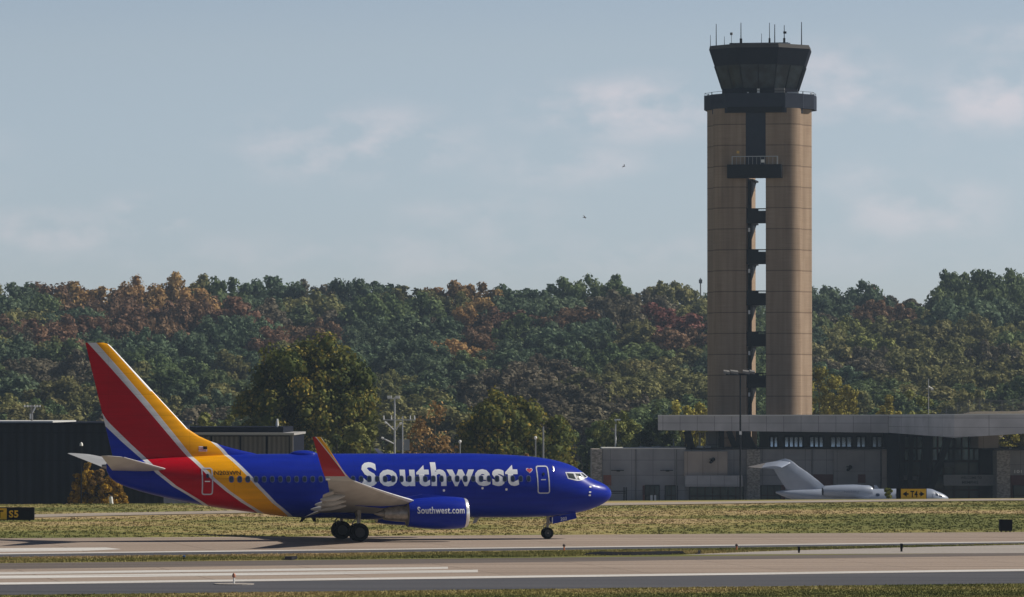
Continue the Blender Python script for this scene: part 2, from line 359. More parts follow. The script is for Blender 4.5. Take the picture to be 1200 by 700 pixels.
# ------------------------------------------------------------------ grass blades
def leaf_mat(name, ramp, rough=0.8, attr='tone', trans=0.0, objvar=0.0):
    """leaves differ from one another: each face carries its own tone"""
    m = bpy.data.materials.new(name); m.use_nodes = True; nt = m.node_tree; b = nt.nodes['Principled BSDF']
    b.inputs['Roughness'].default_value = rough; b.inputs['Specular IOR Level'].default_value = 0.15
    at = N(nt, 'ShaderNodeAttribute', attribute_name=attr)
    cr = N(nt, 'ShaderNodeValToRGB'); e = cr.color_ramp.elements
    e[0].position = ramp[0][0]; e[0].color = (*ramp[0][1], 1); e[1].position = ramp[-1][0]; e[1].color = (*ramp[-1][1], 1)
    for p, c in ramp[1:-1]: k = e.new(p); k.color = (*c, 1)
    L = nt.links.new
    L(at.outputs['Fac'], cr.inputs[0]); last = cr.outputs[0]
    if objvar:
        oi = N(nt, 'ShaderNodeObjectInfo'); hs = N(nt, 'ShaderNodeHueSaturation')
        m1 = N(nt, 'ShaderNodeMapRange'); m1.inputs['To Min'].default_value = 1 - objvar; m1.inputs['To Max'].default_value = 1 + objvar
        m2 = N(nt, 'ShaderNodeMapRange'); m2.inputs['To Min'].default_value = 0.5 - objvar * 0.05; m2.inputs['To Max'].default_value = 0.5 + objvar * 0.05
        ml = N(nt, 'ShaderNodeMath', operation='MULTIPLY'); ml.inputs[1].default_value = 7.13
        fr = N(nt, 'ShaderNodeMath', operation='FRACT')
        L(oi.outputs['Random'], m1.inputs[0]); L(oi.outputs['Random'], ml.inputs[0]); L(ml.outputs[0], fr.inputs[0]); L(fr.outputs[0], m2.inputs[0])
        L(m1.outputs[0], hs.inputs['Value']); L(m2.outputs[0], hs.inputs['Hue']); L(last, hs.inputs['Color']); last = hs.outputs[0]
    L(last, b.inputs['Base Color'])
    if trans:
        tr = N(nt, 'ShaderNodeBsdfTranslucent'); ms = N(nt, 'ShaderNodeMixShader'); ms.inputs[0].default_value = trans
        o = nt.nodes['Material Output']
        L(last, tr.inputs[0]); L(b.outputs[0], ms.inputs[1]); L(tr.outputs[0], ms.inputs[2]); L(ms.outputs[0], o.inputs[0])
    return m
def soup(name, V, F, tones, m, parent=None, mats_i=None):
    """many small faces as one mesh, fast (F all of one size)"""
    V = np.asarray(V, np.float32).reshape(-1, 3); F = np.asarray(F, np.int32); k = F.shape[1]
    me = bpy.data.meshes.new(name); me.vertices.add(len(V)); me.vertices.foreach_set('co', V.ravel())
    me.loops.add(F.size); me.loops.foreach_set('vertex_index', F.ravel())
    me.polygons.add(len(F)); me.polygons.foreach_set('loop_start', np.arange(0, F.size, k, dtype=np.int32))
    try: me.polygons.foreach_set('loop_total', np.full(len(F), k, np.int32))
    except Exception: pass
    at = me.attributes.new('tone', 'FLOAT', 'FACE'); at.data.foreach_set('value', np.asarray(tones, np.float32))
    me.materials.append(m); me.update(calc_edges=True); me.validate()
    o = bpy.data.objects.new(name, me); COL.objects.link(o)
    if parent is not None: o.parent = parent
    return o
M_grass = leaf_mat('grass_blades', GRASS_RAMP, 0.9)
def grass_field(name, pts, h0, h1, wid):
    pts = np.asarray(pts); n = len(pts); nb = 5
    X = np.repeat(pts[:, 0], nb) + rng.normal(0, 0.10, n * nb); Y = np.repeat(pts[:, 1], nb) + rng.normal(0, 0.10, n * nb)
    Z = terrain(X, Y)
    h = np.repeat(rng.uniform(h0, h1, n), nb) * rng.uniform(0.6, 1.2, n * nb); a = rng.uniform(0, math.pi, n * nb)
    w = wid * rng.uniform(0.6, 1.3, n * nb); lx = rng.normal(0, 0.35, n * nb) * h; ly = rng.normal(0, 0.35, n * nb) * h
    A = np.stack([X - np.cos(a) * w, Y - np.sin(a) * w, Z - 0.02], -1); B = np.stack([X + np.cos(a) * w, Y + np.sin(a) * w, Z - 0.02], -1)
    C = np.stack([X + lx, Y + ly, Z + h], -1)
    V = np.stack([A, B, C], 1).reshape(-1, 3); F = np.arange(len(V)).reshape(-1, 3)
    t = np.clip(grass_tone(X, Y) + rng.normal(0, 0.05, len(X)), 0, 1)
    return tag(soup(name, V, F, t, M_grass), 'short mown grass, part green and part dry', 'grass', kind='stuff')
def scatter(poly, n):
    """random points inside a ground polygon given in picture positions"""
    P = np.array([gx(x, y)[:2] for x, y in poly]); lo, hi = P.min(0), P.max(0); out = []
    while sum(len(o) for o in out) < n:
        q = rng.uniform(lo, hi, (n, 2)); ins = np.zeros(n, bool)
        for i in range(len(P)):
            a, b = P[i], P[(i + 1) % len(P)]
            c = (a[1] > q[:, 1]) != (b[1] > q[:, 1]); xx = (b[0] - a[0]) * (q[:, 1] - a[1]) / (b[1] - a[1] + 1e-12) + a[0]
            ins ^= c & (q[:, 0] < xx)
        out.append(q[ins])
    return np.concatenate(out)[:n]
pts = scatter([(-150, 699.8), (1350, 682.4), (1350, 704), (-150, 722)], 26000)
grass_field('near_grass', pts, 0.04, 0.09, 0.035)
pts = scatter([(-150, 655.2), (600, 646.4), (850, 643.0), (1200, 637.6), (1350, 636.0), (1350, 636.6), (1200, 638.4), (936, 644.9), (880, 646.6), (800, 649.9), (600, 653.0), (0, 659.8), (-150, 661.4)], 15000)
grass_field('median_grass', pts, 0.03, 0.10, 0.04)
pts = scatter([(-150, 615.5), (0, 609.0), (264, 603.2), (420, 599.5), (560, 596.4), (700, 593.5), (860, 591.0), (1000, 589.2), (1200, 587.3), (1350, 586.2), (1350, 622.5), (-150, 631.6)], 17000)
grass_field('bank_grass', pts, 0.03, 0.10, 0.07)
q = np.stack([rng.uniform(-70, 5, 9000), rng.uniform(366, 425, 9000)], -1)
rx = np.array([[p.x, p.y] for p in P]); q = q[(q[:, 1] > np.interp(q[:, 0], rx[:, 0], rx[:, 1]) + 5.5)]
grass_field('verge_grass', q, 0.03, 0.10, 0.07)
# ------------------------------------------------------------------ airliner
PX0, PY0 = (410 - 600) / FOC * 301.4, 301.4
airliner = empty('airliner', (PX0, PY0, 0.012), HEAD, 'blue airliner with red and yellow tail taxiing past the control tower', 'airliner')
CA, SA = math.cos(HEAD), math.sin(HEAD)
def to_local(P, root=(PX0, PY0), ca=CA, sa=SA):
    dx, dy = P[0] - root[0], P[1] - root[1]
    return Vector((dx * ca + dy * sa, -dx * sa + dy * ca, P[2]))
CAMP = Vector((0, 0, CAM_H)); CAML = to_local(CAMP)
def ray_local(x, y):
    d = Vector(((x - 600) / FOC, 1.0, (HOR - y) / FOC))
    return Vector((d.x * CA + d.y * SA, -d.x * SA + d.y * CA, d.z))
def loc_at(x, y, wst):
    """local (lx, lz) of the picture point on the plane wst metres to the starboard side"""
    d = ray_local(x, y); t = (-wst - CAML.y) / d.y; p = CAML + d * t
    return p.x, p.z

def pchip(x, xp, fp):
    xp = np.asarray(xp, float); fp = np.asarray(fp, float); h = np.diff(xp); dl = np.diff(fp) / h
    m = np.zeros(len(xp)); m[0], m[-1] = dl[0], dl[-1]
    for i in range(1, len(xp) - 1):
        if dl[i - 1] * dl[i] > 0:
            w1, w2 = 2 * h[i] + h[i - 1], h[i] + 2 * h[i - 1]; m[i] = (w1 + w2) / (w1 / dl[i - 1] + w2 / dl[i])
    x = np.clip(x, xp[0], xp[-1]); i = np.clip(np.searchsorted(xp, x) - 1, 0, len(h) - 1); t = (x - xp[i]) / h[i]
    return fp[i] * (1 + 2 * t) * (1 - t) ** 2 + m[i] * h[i] * t * (1 - t) ** 2 + fp[i + 1] * t * t * (3 - 2 * t) + m[i + 1] * h[i] * t * t * (t - 1)
NOSE = 16.86
# s metres behind the nose tip: top, bottom, half width
prof = [(0.0, 2.86, 2.80, 0.02), (0.03, 3.00, 2.66, 0.16), (0.17, 3.20, 2.45, 0.42), (0.44, 3.42, 2.25, 0.68), (0.9, 3.64, 2.02, 0.95), (1.44, 3.86, 1.83, 1.18), (1.98, 4.26, 1.69, 1.36), (2.44, 4.55, 1.60, 1.49),
        (3.34, 4.87, 1.48, 1.67), (4.2, 5.06, 1.41, 1.78), (5.5, 5.22, 1.37, 1.86), (7.0, 5.32, 1.36, 1.88), (9.5, 5.40, 1.37, 1.88), (19.4, 5.40, 1.40, 1.88), (20.8, 5.40, 1.48, 1.88), (22.8, 5.39, 1.73, 1.86), (24.6, 5.36, 1.97, 1.78),
        (26.2, 5.30, 2.23, 1.60), (28.6, 5.20, 2.72, 1.18), (30.4, 5.08, 3.20, 0.76), (31.6, 4.98, 3.68, 0.44), (32.1, 4.90, 4.15, 0.25), (32.2, 4.82, 4.40, 0.16)]
ps = np.sqrt(np.array([p[0] for p in prof])); qs = np.sqrt(np.concatenate([np.linspace(0, 1, 10) ** 2 * 0.5, np.linspace(0.55, 8, 44), np.linspace(8.4, 19, 22), np.linspace(19.3, 32.2, 60)]))
pt = pchip(qs, ps, [p[1] for p in prof]); pb = pchip(qs, ps, [p[2] for p in prof]); pw = pchip(qs, ps, [p[3] for p in prof])
rings = []
for q, t_, b_, w_ in zip(qs, pt, pb, pw):
    c_, h_ = (t_ + b_) / 2, (t_ - b_) / 2
    rings.append([(NOSE - q * q, -w_ * math.sin(2 * math.pi * k / 72), c_ + h_ * math.cos(2 * math.pi * k / 72)) for k in range(72)])
fus = MB().loft(rings)
BV_F = BVHTree.FromPolygons([Vector(v) for v in fus.v], fus.f)
def hit_px(x, y, bv=BV_F):
    r = bv.ray_cast(CAML, ray_local(x, y).normalized()); return r[0]
def side(lx, lz, off=0.012, bv=BV_F):
    """point on the starboard skin at a given station and height"""
    r = bv.ray_cast(Vector((lx, -9.5, lz)), Vector((0, 1, 0)))
    if r[0] is None: return Vector((lx, -0.1, lz))
    n = r[1] if r[1].y < 0 else -r[1]
    return r[0] + n * off
# livery: stripe edges given where the picture shows them, turned into curves of x against z on the body
def edge_curve(cs, sgn):
    out = []
    for x, y, hw in cs:
        p = hit_px(x + sgn * hw, y)
        if p is not None and y > 536: out.append((p.z, p.x))
        else:
            a, b = loc_at(x + sgn * hw, y, 0.15); out.append((b, a))
    out.sort(); return out
B1 = [(249.0, 517.0, 2.2), (252.9, 520.7, 2.2), (260, 527, 2.4), (265.7, 534.3, 2.6), (277, 542.9, 2.6), (291.4, 557, 2.6), (302.9, 570, 2.6), (321.4, 589.3, 2.6), (340.3, 605.4, 2.8)]
B2 = [(108, 402, 5), (134, 431, 4.8), (171, 473.5, 4.3), (200, 508.6, 3.8), (214, 525.7, 3.4), (221.4, 534.3, 3.0), (235.7, 547, 2.7), (250, 561.4, 2.6), (267, 575.7, 2.6), (285.7, 589, 2.8), (305, 601.3, 3)]
B3 = [(121, 492, 4.2), (126, 497.7, 4.2), (149, 520, 3.8), (167.7, 536.7, 3.3), (186, 555, 2.8), (204.8, 570, 2.6), (223.4, 581, 2.4), (242, 593.0, 2.4)]
edges = []
for Bc in (B1, B2, B3):
    for sg in (1, -1): edges.append(edge_curve(Bc, sg))
def livery(name):
    m = bpy.data.materials.new(name); m.use_nodes = True; nt = m.node_tree; b = nt.nodes['Principled BSDF']
    b.inputs['Roughness'].default_value = 0.36; b.inputs['Coat Weight'].default_value = 0.03; b.inputs['Coat Roughness'].default_value = 0.12
    b.inputs['Specular IOR Level'].default_value = 0.10
    tc = N(nt, 'ShaderNodeTexCoord'); sp = N(nt, 'ShaderNodeSeparateXYZ'); L = nt.links.new
    L(tc.outputs['Object'], sp.inputs[0])
    zn = N(nt, 'ShaderNodeMath', operation='DIVIDE'); zn.inputs[1].default_value = 14.0; L(sp.outputs['Z'], zn.inputs[0])
    xn = N(nt, 'ShaderNodeMath', operation='MULTIPLY_ADD'); xn.inputs[1].default_value = 0.05; xn.inputs[2].default_value = 1.0; L(sp.outputs['X'], xn.inputs[0])
    BLUE, WHITE, YEL, RED = (0.006, 0.022, 0.31), (0.62, 0.63, 0.66), (0.80, 0.35, 0.001), (0.40, 0.001, 0.012)
    cols = [WHITE, YEL, WHITE, RED, WHITE, BLUE]
    last = None
    for e, c in zip(edges, cols):
        fc = N(nt, 'ShaderNodeFloatCurve'); cv = fc.mapping.curves[0]
        e2 = list(e); 
        if e is edges[0] or e is edges[1]: e2.append((14, e2[-1][1] - 0.3))
        elif e is edges[4] or e is edges[5]: e2.append((14, -19.5))
        else: e2.append((14, e2[-1][1] - 1.6))
        a, bb = e2[0], e2[1]; sl = (bb[1] - a[1]) / max(1e-3, bb[0] - a[0]); e2.insert(0, (0, max(-19, min(0, a[1] - sl * a[0]))))
        for i, (z, x) in enumerate(e2):
            P = (min(1, z / 14), 1 + x * 0.05)
            if i < 2 and i < len(cv.points): cv.points[i].location = P
            else: cv.points.new(*P)
        for p in cv.points: p.handle_type = 'VECTOR'
        fc.mapping.use_clip = False; fc.mapping.update()
        L(zn.outputs[0], fc.inputs['Value'])
        lt = N(nt, 'ShaderNodeMath', operation='LESS_THAN'); L(xn.outputs[0], lt.inputs[0]); L(fc.outputs[0], lt.inputs[1])
        mx = N(nt, 'ShaderNodeMixRGB'); mx.inputs[1].default_value = (*BLUE, 1); mx.inputs[2].default_value = (*c, 1)
        L(lt.outputs[0], mx.inputs[0])
        if last: L(last, mx.inputs[1])
        last = mx.outputs[0]
    # faint streaks of dirt along the belly and the panels
    no = N(nt, 'ShaderNodeTexNoise'); no.inputs['Scale'].default_value = 1.6; no.inputs['Detail'].default_value = 5
    mp = N(nt, 'ShaderNodeMapping'); mp.inputs['Scale'].default_value = (0.25, 1, 2.2); L(tc.outputs['Object'], mp.inputs[0]); L(mp.outputs[0], no.inputs['Vector'])
    cr = N(nt, 'ShaderNodeValToRGB'); cr.color_ramp.elements[0].color = (0.82, 0.82, 0.82, 1); cr.color_ramp.elements[1].color = (1.1, 1.1, 1.1, 1)
    cr.color_ramp.elements[0].position = 0.35; cr.color_ramp.elements[1].position = 0.65
    L(no.outputs['Fac'], cr.inputs[0]); mm = N(nt, 'ShaderNodeMixRGB', blend_type='MULTIPLY'); mm.inputs[0].default_value = 0.6
    L(last, mm.inputs[1]); L(cr.outputs[0], mm.inputs[2]); last = mm.outputs[0]
    # seams between the skin panels
    br = N(nt, 'ShaderNodeTexBrick'); br.offset = 0; br.inputs['Brick Width'].default_value = 2.54; br.inputs['Row Height'].default_value = 1.3
    br.inputs['Scale'].default_value = 1.0; br.inputs['Mortar Size'].default_value = 0.012; br.inputs['Color1'].default_value = (1, 1, 1, 1); br.inputs['Color2'].default_value = (1, 1, 1, 1); br.inputs['Mortar'].default_value = (0.55, 0.55, 0.6, 1)
    cx = N(nt, 'ShaderNodeCombineXYZ'); L(sp.outputs['X'], cx.inputs[0]); L(sp.outputs['Z'], cx.inputs[1]); L(cx.outputs[0], br.inputs['Vector'])
    m3 = N(nt, 'ShaderNodeMixRGB', blend_type='MULTIPLY'); m3.inputs[0].default_value = 0.5; L(last, m3.inputs[1]); L(br.outputs['Color'], m3.inputs[2])
    L(m3.outputs[0], b.inputs['Base Color'])
    return m
M_liv = livery('airline_paint')
M_blue = mat('blue_paint', (0.006, 0.022, 0.31), 0.36, coat=0.03, spec=0.12, var=0.12, scale=2, stretch=(0.3, 1, 2))
M_white = mat('white_enamel', (0.66, 0.67, 0.70), 0.4)
M_letter = mat('silver_letter_paint', (0.74, 0.77, 0.82), 0.45)
M_metal = mat('bare_metal', (0.72, 0.72, 0.73), 0.28, metal=0.85)
M_steel = mat('dull_steel', (0.30, 0.28, 0.26), 0.45, metal=0.7, var=0.25, scale=4)
M_wgrey = mat('wing_grey', (0.40, 0.395, 0.385), 0.45, var=0.10, scale=1.5, stretch=(1, 0.25, 1))
M_wtop = mat('wing_upper', (0.40, 0.41, 0.42), 0.4, var=0.08, scale=1.5)
M_glass = mat('cabin_glass', (0.02, 0.032, 0.06), 0.12, spec=0.6)
M_frame = mat('window_frame_paint', (0.05, 0.07, 0.22), 0.5)
M_rim = mat('wheel_hub', (0.05, 0.05, 0.052), 0.6, metal=0.3)
M_rubber = mat('tyre_rubber', (0.010, 0.010, 0.011), 0.9, spec=0.1)
M_dark = mat('dark_recess', (0.010, 0.010, 0.012), 0.8, spec=0.1)
M_red = mat('red_paint', (0.40, 0.001, 0.012), 0.35, coat=0.3)
M_yel = mat('yellow_paint', (0.72, 0.32, 0.004), 0.35, coat=0.3)
M_lampw = mat('clear_lens', (0.85, 0.85, 0.85), 0.15)

fuselage = fus.build('fuselage', M_liv, airliner, smooth=True)
# belly fairing between the wings
rg = []
for q in np.linspace(0, 1, 26):
    k = math.sin(math.pi * q) ** 0.55 + 1e-3; x = 5.8 - q * 9.3
    rg.append([(x, -2.02 * k * math.sin(2 * math.pi * j / 40), 2.15 + (0.95 * k if math.cos(2 * math.pi * j / 40) > 0 else 0.88 * k) * math.cos(2 * math.pi * j / 40)) for j in range(40)])
MB().loft(rg).build('belly_fairing', M_blue, airliner, smooth=True)
# low satellite dome on the roof
def dome(mb, cx, L_, W_, H_, z0, n=14):
    rg = []
    for i in range(n + 1):
        a = i / n; k = max(0.02, math.sin(math.pi * a)) ** 0.5; x = cx + (a - 0.5) * L_
        rg.append([(x, W_ * k * math.cos(math.pi * j / 10), z0 + H_ * k * math.sin(math.pi * j / 10) - (0 if 0 < j < 10 else 0.3)) for j in range(11)])
    return mb.loft(rg)
xa, _ = loc_at(339, 529, 0); xb, _ = loc_at(372, 529, 0)
dome(MB(), (xa + xb) / 2, abs(xb - xa), 0.55, 0.26, 5.36).build('radome', M_blue, fuselage, smooth=True)

def skin_patch(poly, name, mats, parent, off=0.014, bv=BV_F, mi=None):
    """outline in (lx, lz) laid on the starboard skin as a fan round its centre"""
    c = (sum(p[0] for p in poly) / len(poly), sum(p[1] for p in poly) / len(poly))
    P = [side(*c, off, bv)] + [side(x, z, off, bv) for x, z in poly]; n = len(poly)
    mb = MB(); mb.add(P, [(0, 1 + i, 1 + (i + 1) % n) for i in range(n)])
    return mb.build(name, mats, parent, fix=False)
def rrect(cx, cz, w, h, r, n=4, sk=0.0):
    P = []
    for qx, qz, a0 in ((1, 1, 0), (-1, 1, 90), (-1, -1, 180), (1, -1, 270)):
        for i in range(n + 1):
            a = R(a0 + 90 * i / n); zz = qz * (h / 2 - r) + r * math.sin(a)
            P.append((cx + qx * (w / 2 - r) + r * math.cos(a) + sk * zz, cz + zz))
    return P
def ring_patch(outer, inner, name, m, parent, off=0.02, sub=5, bv=BV_F):
    def dens(P):
        o = []
        for i in range(len(P)):
            a, b = P[i], P[(i + 1) % len(P)]; o += [(a[0] + (b[0] - a[0]) * t / sub, a[1] + (b[1] - a[1]) * t / sub) for t in range(sub)]
        return o
    A, B = dens(outer), dens(inner); n = len(A)
    P = [side(x, z, off, bv) for x, z in A] + [side(x, z, off, bv) for x, z in B]
    return MB().add(P, [(i, (i + 1) % n, n + (i + 1) % n, n + i) for i in range(n)]).build(name, m, parent, fix=False)
# cabin windows, starboard row
h0 = hit_px(271.4, 562.0); h1 = hit_px(619.5, 561.3); zr0, zr1 = h0.z, h1.z
nw = int(round((h1.x - h0.x) / 0.508))
for i in range(nw + 1):
    x = h0.x + (h1.x - h0.x) * i / nw; z = zr0 + (zr1 - zr0) * i / nw
    wf = skin_patch(rrect(x, z, 0.30, 0.42, 0.13), 'window', M_frame, fuselage, 0.016)
    skin_patch(rrect(x, z, 0.21, 0.32, 0.10), 'pane', M_glass, fuselage, 0.022)
# lettering along the side
def side_text(txt, pxl, pxr, pyt, pyb, m, parent, bold, step, off, bv, name='lettering', hit=None):
    f = hit or (lambda x, y: hit_px(x, y, bv))
    a = f(pxl, pyb); b = f(pxr, pyb); c = f((pxl + pxr) / 2, pyt); d = f((pxl + pxr) / 2, pyb)
    bm = fit_text(txt, a.x, b.x, d.z, c.z, bold, step)
    for v in bm.verts: v.co = side(v.co.x, v.co.y, off, bv)
    return bm_object(bm, name, m, parent)
side_text('Southwest', 424.5, 608.2, 541.8, 570.2, M_letter, fuselage, 0.037, 0.07, 0.010, BV_F)
side_text('N203WN', 251.5, 282.5, 552.0, 557.2, M_rubber, fuselage, 0.012, 0.07, 0.02, BV_F, 'registration')
# heart emblem behind the forward door
hc = hit_px(620.3, 551.6); hb = []
for i in range(24):
    a = 2 * math.pi * i / 24; hb.append((hc.x + 0.0135 * 16 * math.sin(a) ** 3, hc.z + 0.0115 * (13 * math.cos(a) - 5 * math.cos(2 * a) - 2 * math.cos(3 * a) - math.cos(4 * a))))
skin_patch(hb, 'heart_emblem', M_white, fuselage, 0.012)
hb2 = [(hc.x + (x - hc.x) * 0.82, hc.z + (z - hc.z) * 0.82) for x, z in hb]
skin_patch(hb2, 'heart_emblem', mat('emblem_red', (0.5, 0.05, 0.08), 0.4), fuselage, 0.018)
# small flag on the fin root
fa = loc_at(233, 523.5, 0.3); fb = loc_at(243, 529.5, 0.3)
# doors with their white outlines
M_outline = mat('outline_paint', (0.46, 0.48, 0.56), 0.5)
def door(pxl, pxr, pyt, pyb):
    a = hit_px(pxl, (pyt + pyb) / 2); b = hit_px(pxr, (pyt + pyb) / 2); t = hit_px((pxl + pxr) / 2, pyt); u = hit_px((pxl + pxr) / 2, pyb)
    cx, cz, w_, h_ = (a.x + b.x) / 2, (t.z + u.z) / 2, b.x - a.x, t.z - u.z
    sk = -0.02
    o = ring_patch(rrect(cx, cz, w_, h_, 0.16, sk=sk), rrect(cx, cz, w_ - 0.15, h_ - 0.15, 0.10, sk=sk), 'door', M_outline, fuselage)
    hm = MB(); 
    for dx in (-0.16, 0.16): p = side(cx + dx, cz, 0.03); hm.v.append(tuple(p + Vector((0, 0, 0.03)))); hm.v.append(tuple(p - Vector((0, 0, 0.03))))
    hm.f.append((0, 1, 3, 2)); hm.m.append(0); hm.build('door_handle', M_metal, fuselage, fix=False)
    return cx, cz
door(629.4, 644.0, 546.2, 578.8); cx, cz = door(236.8, 250.0, 548.6, 580.2)
skin_patch(rrect(cx, cz + 0.33, 0.17, 0.26, 0.08), 'door_window', M_glass, fuselage, 0.03)
dz = hit_px(637, 556); skin_patch(rrect(dz.x, dz.z, 0.14, 0.2, 0.06), 'door_window', M_glass, fuselage, 0.03)
# flight deck windows
def px_patch(poly, name, m, parent, off=0.012):
    P = [hit_px(x, y) for x, y in poly]; P = [p for p in P if p is not None]
    c = sum(P, Vector()) / len(P); D = []
    for p in P:
        r = BV_F.find_nearest(p); n = r[1]
        if (p - Vector((p.x, 0, 3.3))).dot(n) < 0: n = -n
        D.append(p + n * off)
    r = BV_F.find_nearest(c); n = r[1]
    if (c - Vector((c.x, 0, 3.3))).dot(n) < 0: n = -n
    n_ = len(D); mb = MB(); mb.add([r[0] + n * off] + D, [(0, 1 + i, 1 + (i + 1) % n_) for i in range(n_)])
    return mb.build(name, m, parent, fix=False)
def dense(P, k=4):
    o = []
    for i in range(len(P)):
        a, b = P[i], P[(i + 1) % len(P)]; o += [(a[0] + (b[0] - a[0]) * t / k, a[1] + (b[1] - a[1]) * t / k) for t in range(k)]
    return o
M_cock = mat('windscreen_glass', (0.045, 0.055, 0.06), 0.12, spec=0.5)
px_patch(dense([(662.3, 553.6), (673.5, 553.9), (676.8, 564.0), (665.5, 561.4)]), 'cockpit_window_frame', M_outline, fuselage, 0.012)
px_patch(dense([(672.5, 553.9), (679.5, 554.0), (685.4, 561.2), (682, 563.2), (676.3, 564.0)]), 'cockpit_window_frame', M_outline, fuselage, 0.012)
px_patch(dense([(679.3, 553.8), (683.0, 554.3), (688.8, 559.2), (687.2, 560.6), (684.9, 561.0)]), 'cockpit_window_frame', M_outline, fuselage, 0.014)
px_patch(dense([(664.0, 555.0), (671.6, 555.3), (674.6, 562.0), (666.6, 560.3)]), 'cockpit_window', M_cock, fuselage, 0.022)
px_patch(dense([(673.9, 555.2), (678.9, 555.4), (682.9, 560.6), (681.3, 561.7), (677.4, 562.2)]), 'cockpit_window', M_cock, fuselage, 0.022)
px_patch(dense([(680.6, 555.2), (682.4, 555.4), (687.4, 559.0), (685.4, 560.0)]), 'cockpit_window', M_cock, fuselage, 0.026)
for x, y in ((691.5, 571.0), (691.2, 577.0), (690.8, 580.6)):
    p = hit_px(x, y); skin_patch(rrect(p.x, p.z, 0.16, 0.10, 0.04), 'air_data_probe', M_white, fuselage, 0.03)
p = hit_px(648.4, 550); skin_patch(rrect(p.x, p.z, 0.07, 0.36, 0.03), 'handrail', M_metal, fuselage, 0.03)
for x, y in ((520.2, 575.0), (565.4, 572.4), (593.4, 573.8)):
    p = hit_px(x, y); skin_patch(rrect(p.x, p.z, 0.15, 0.15, 0.07), 'fuselage_lamp', M_lampw, fuselage, 0.02)
# blade aerials above and below
def blade(lx, z, h, c, dirn, m, sweep=0.25):
    mb = MB(); y = 0.03
    mb.loft([[(lx - c / 2, -y, z), (lx + c / 2, -y, z), (lx + c / 2, y, z), (lx - c / 2, y, z)],
             [(lx - c / 2 - sweep, -y / 2, z + dirn * h), (lx - sweep + c * 0.1, -y / 2, z + dirn * h), (lx - sweep + c * 0.1, y / 2, z + dirn * h), (lx - c / 2 - sweep, y / 2, z + dirn * h)]])
    mb.build('blade_aerial', m, airliner)
xa, _ = loc_at(447.5, 531, 0); blade(xa, 5.36, 0.36, 0.36, 1, M_wgrey, 0.3)
for x in (357.5, 367.0):
    xa, _ = loc_at(x, 609, 0); blade(xa, 1.48, 0.33, 0.3, -1, M_dark, -0.18 if x > 360 else 0.2)
xa, _ = loc_at(560, 606, 0); blade(xa, 1.42, 0.42, 0.34, -1, M_wgrey, 0.18)

# ---------------------------------------------------------------- wings
AF = [(0, 0), (0.012, .22), (0.05, .44), (0.14, .72), (0.28, .95), (0.42, 1.0), (0.6, .82), (0.8, .46), (1.0, .03), (1.0, -.03), (0.8, -.26), (0.6, -.52), (0.42, -.72), (0.28, -.74), (0.14, -.60), (0.05, -.36), (0.012, -.18)]
def aero(le, te, w_, z, t, zt=0.0, side_=1, cant=0.0):
    """one aerofoil ring: le and te stations, w_ out to starboard, z height, t half thickness; cant turns its thickness sideways"""
    o = []
    for u, k in AF:
        x = le + (te - le) * u; d = k * t
        o.append((x, -side_ * (w_ - d * math.sin(cant)), z + zt * u + d * math.cos(cant)))
    return o
def wle(w_): return 2.9 - 0.554 * (w_ - 5.4) + (0.22 * max(0, 4.6 - w_))
def wte(w_): return np.interp(w_, [0, 1.9, 5.6, 16.6], [-2.55, -2.5, -2.25, -4.56])
def wz(w_): return 2.05 + 0.119 * (w_ - 1.2) + 0.0016 * max(0, w_ - 5) ** 2
